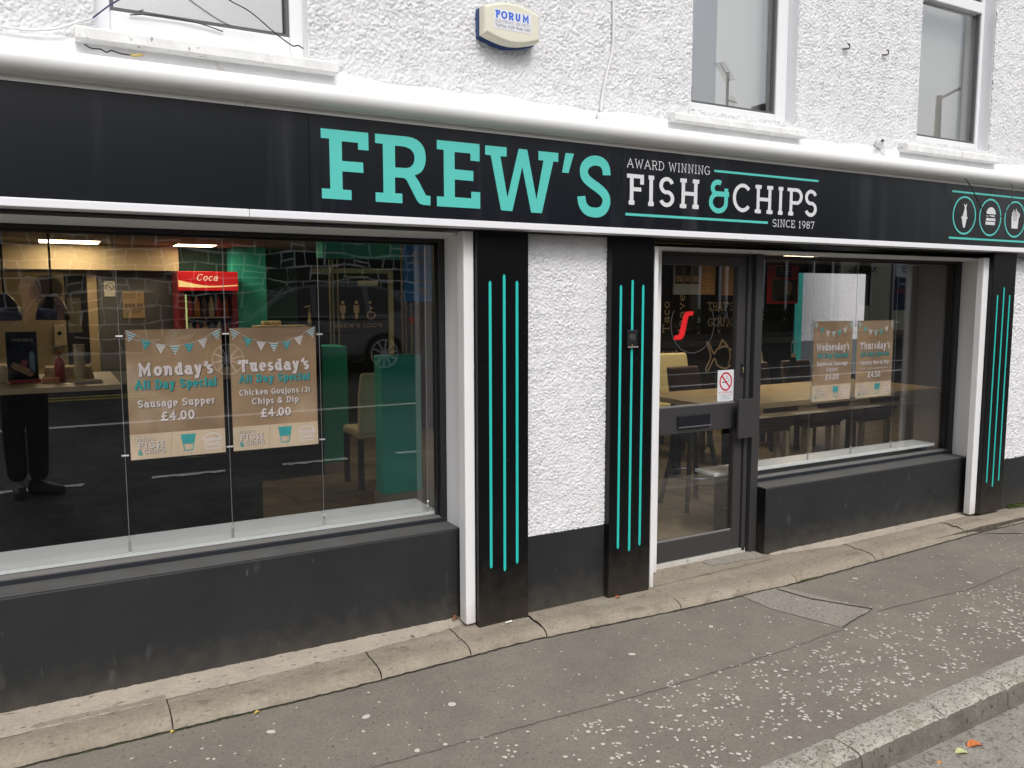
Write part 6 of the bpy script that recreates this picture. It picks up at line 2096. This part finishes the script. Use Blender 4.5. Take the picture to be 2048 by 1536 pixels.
# head and neck
hc = Vector((bx + .03, by + .06, GZ + 1.725))
head = MB()
nu, nv = 20, 16
vv = []
for i in range(nv + 1):
    ph = math.pi * i / nv
    for j in range(nu):
        th = 2 * math.pi * j / nu
        x = .077 * math.sin(ph) * math.cos(th)
        y = .098 * math.sin(ph) * math.sin(th)
        z = .118 * math.cos(ph)
        if z < 0:
            x *= 1 - .28 * (-z / .118)
            y = y * (1 - .16 * (-z / .118)) + .012 * (-z / .118)
        if y > .07 and abs(x) < .02 and -.04 < z < .012:       # nose
            y += .022 * (1 - abs(x) / .02) * (1 - (z + .04) / .055 * .6)
        if y > .06 and .012 < abs(x) < .05 and .0 < z < .032:   # eye sockets
            y -= .008
        if y > .06 and abs(x) < .03 and -.072 < z < -.052:      # mouth
            y -= .005
        vv.append((hc.x + x, hc.y + y, hc.z + z))
ff = []
for i in range(nv):
    for j in range(nu):
        ff.append((i * nu + j, i * nu + (j + 1) % nu, (i + 1) * nu + (j + 1) % nu, (i + 1) * nu + j))
head.add(vv, ff)
head.tube([(hc.x, hc.y - .03, hc.z - .19), (hc.x, hc.y - .015, hc.z - .06)], .055, 14)
for s in (-1, 1):
    head.lathe([(0, -.006), (.018, -.005), (.022, .004), (0, .006)], (hc.x + s * .078, hc.y - .005, hc.z - .005), 10, 'x')
hd_ = head.build("head", SKIN, per, smooth=True)
hv = []
hair = MB()
for i in range(0, 10):
    ph = math.pi * i / nv
    for j in range(nu):
        th = 2 * math.pi * j / nu
        front = math.sin(th)
        lim = ph if front < .35 else min(ph, math.radians(52))
        r = 1.07
        hv.append((hc.x + r * .078 * math.sin(lim) * math.cos(th), hc.y + r * .098 * math.sin(lim) * math.sin(th) - .004, hc.z + r * .121 * math.cos(lim) + random.uniform(-.002, .002)))
hair.add(hv, [(i * nu + j, i * nu + (j + 1) % nu, (i + 1) * nu + (j + 1) % nu, (i + 1) * nu + j) for i in range(9) for j in range(nu)])
hair.build("hair", HAIR, per, smooth=True)
for s in (-1, 1):
    MB().lathe([(0, -.003), (.007, -.002), (.008, 0), (0, .0)], (hc.x + s * .031, hc.y + .082, hc.z + .016), 10, 'y').build("eye", mat("eye_dark", (.02, .02, .02), .3), hd_)
MB().box(hc.x - .022, hc.x + .022, hc.y + .088, hc.y + .0905, hc.z - .063, hc.z - .058).build("mouth", mat("lips", (.32, .12, .10), .5), hd_)


def hand(wrist, palm, sgn):
    """hand holding the phone edge: palm plus four curled fingers and a thumb"""
    w, p = Vector(wrist), Vector(palm)
    V, E, R = [w, w.lerp(p, .5), p], [(0, 1), (1, 2)], [.026, (.030, .020), (.034, .018)]
    for k in range(4):
        base_ = p + Vector((-.004 * sgn, .0, -.030 + k * .020))
        L = (.056, .066, .070, .062)[k]
        i0 = len(V)
        V += [base_ + Vector((sgn * .012, .022, .002)), base_ + Vector((sgn * (.012 + L * .35), .042, .004)), base_ + Vector((sgn * (.012 + L * .75), .036, .003))]
        E += [(2, i0), (i0, i0 + 1), (i0 + 1, i0 + 2)]
        R += [.0092, .0085, .0075]
    i0 = len(V)
    V += [w.lerp(p, .45) + Vector((sgn * .018, -.022, .004)), p + Vector((sgn * .040, -.026, .010)), p + Vector((sgn * .062, -.020, .014))]
    E += [(1, i0), (i0, i0 + 1), (i0 + 1, i0 + 2)]
    R += [.012, .0105, .009]
    return skinned("hand", V, E, R, SKIN, per, sub=2)


hand((bx - .02, by + .225, S_ - .05), (-.088, -3.705, 1.605), 1)
hand((bx + .245, by + .225, S_ - .05), (.088, -3.705, 1.605), -1)


def shoe(cx, cy, ang, lb):
    ca, sa = math.cos(ang), math.sin(ang)
    rows = []
    prof_ = [(-.10, .040, .10), (-.07, .046, .115), (-.02, .046, .105), (.04, .047, .075), (.10, .050, .060), (.15, .044, .050), (.185, .024, .038)]
    m_ = MB()
    vv = []
    for (u, w, h) in prof_:
        for (a_, b_) in ((-1, 0), (-1, .45), (-.6, .9), (0, 1), (.6, .9), (1, .45), (1, 0)):
            px, py = a_ * w, u
            vv.append((cx + px * ca - py * sa, cy + px * sa + py * ca, GZ + .018 + b_ * h))
    q = 7
    ff = [(i * q + j, i * q + j + 1, (i + 1) * q + j + 1, (i + 1) * q + j) for i in range(len(prof_) - 1) for j in range(q - 1)]
    ff += [tuple(range(q)), tuple((len(prof_) - 1) * q + j for j in range(q))]
    o = m_.add(vv, ff).build("shoe", mat("shoe_black", (.015, .015, .017), .5), per, smooth=True)
    so = MB()
    vv = []
    for zz_ in (.0, .020):
        for (u, w, h) in prof_:
            vv.append((cx - (w + .003) * ca - u * sa, cy - (w + .003) * sa + u * ca, GZ + zz_))
        for (u, w, h) in prof_[::-1]:
            vv.append((cx + (w + .003) * ca - u * sa, cy + (w + .003) * sa + u * ca, GZ + zz_))
    n_ = 14
    so.add(vv, [tuple(range(n_))[::-1], tuple(n_ + i for i in range(n_))] + [(i, (i + 1) % n_, n_ + (i + 1) % n_, n_ + i) for i in range(n_)])
    so.build("sole", BLACKR, o)
    la = MB()
    for i in range(5):
        u = .005 + i * .022
        hgt = float(np.interp(u, [p[0] for p in prof_], [p[2] for p in prof_]))
        c = Vector((cx - u * sa, cy + u * ca, GZ + .021 + hgt))
        la.tube([c + Vector((-ca * .026, -sa * .026, -.006)), c + Vector((0, 0, .003)), c + Vector((ca * .026, sa * .026, -.006))], .0042, 5)
    la.build("laces", mat("laces_white", (.55, .55, .52), .8), o)


shoe(lx0 - .07, by + .02, math.radians(-6), "")
shoe(lx0 + .10, by + .01, math.radians(-62), "")
ph_ = thing("phone", "black phone held up in landscape by the photographer", "phone", (0, -3.69, 1.60))
box("body", -.078, .078, -3.688, -3.680, 1.567, 1.641, BLACKR, ph_, bevel=.003)
box("lens_bar", -.070, -.045, -3.680, -3.678, 1.585, 1.625, STEELD, ph_)
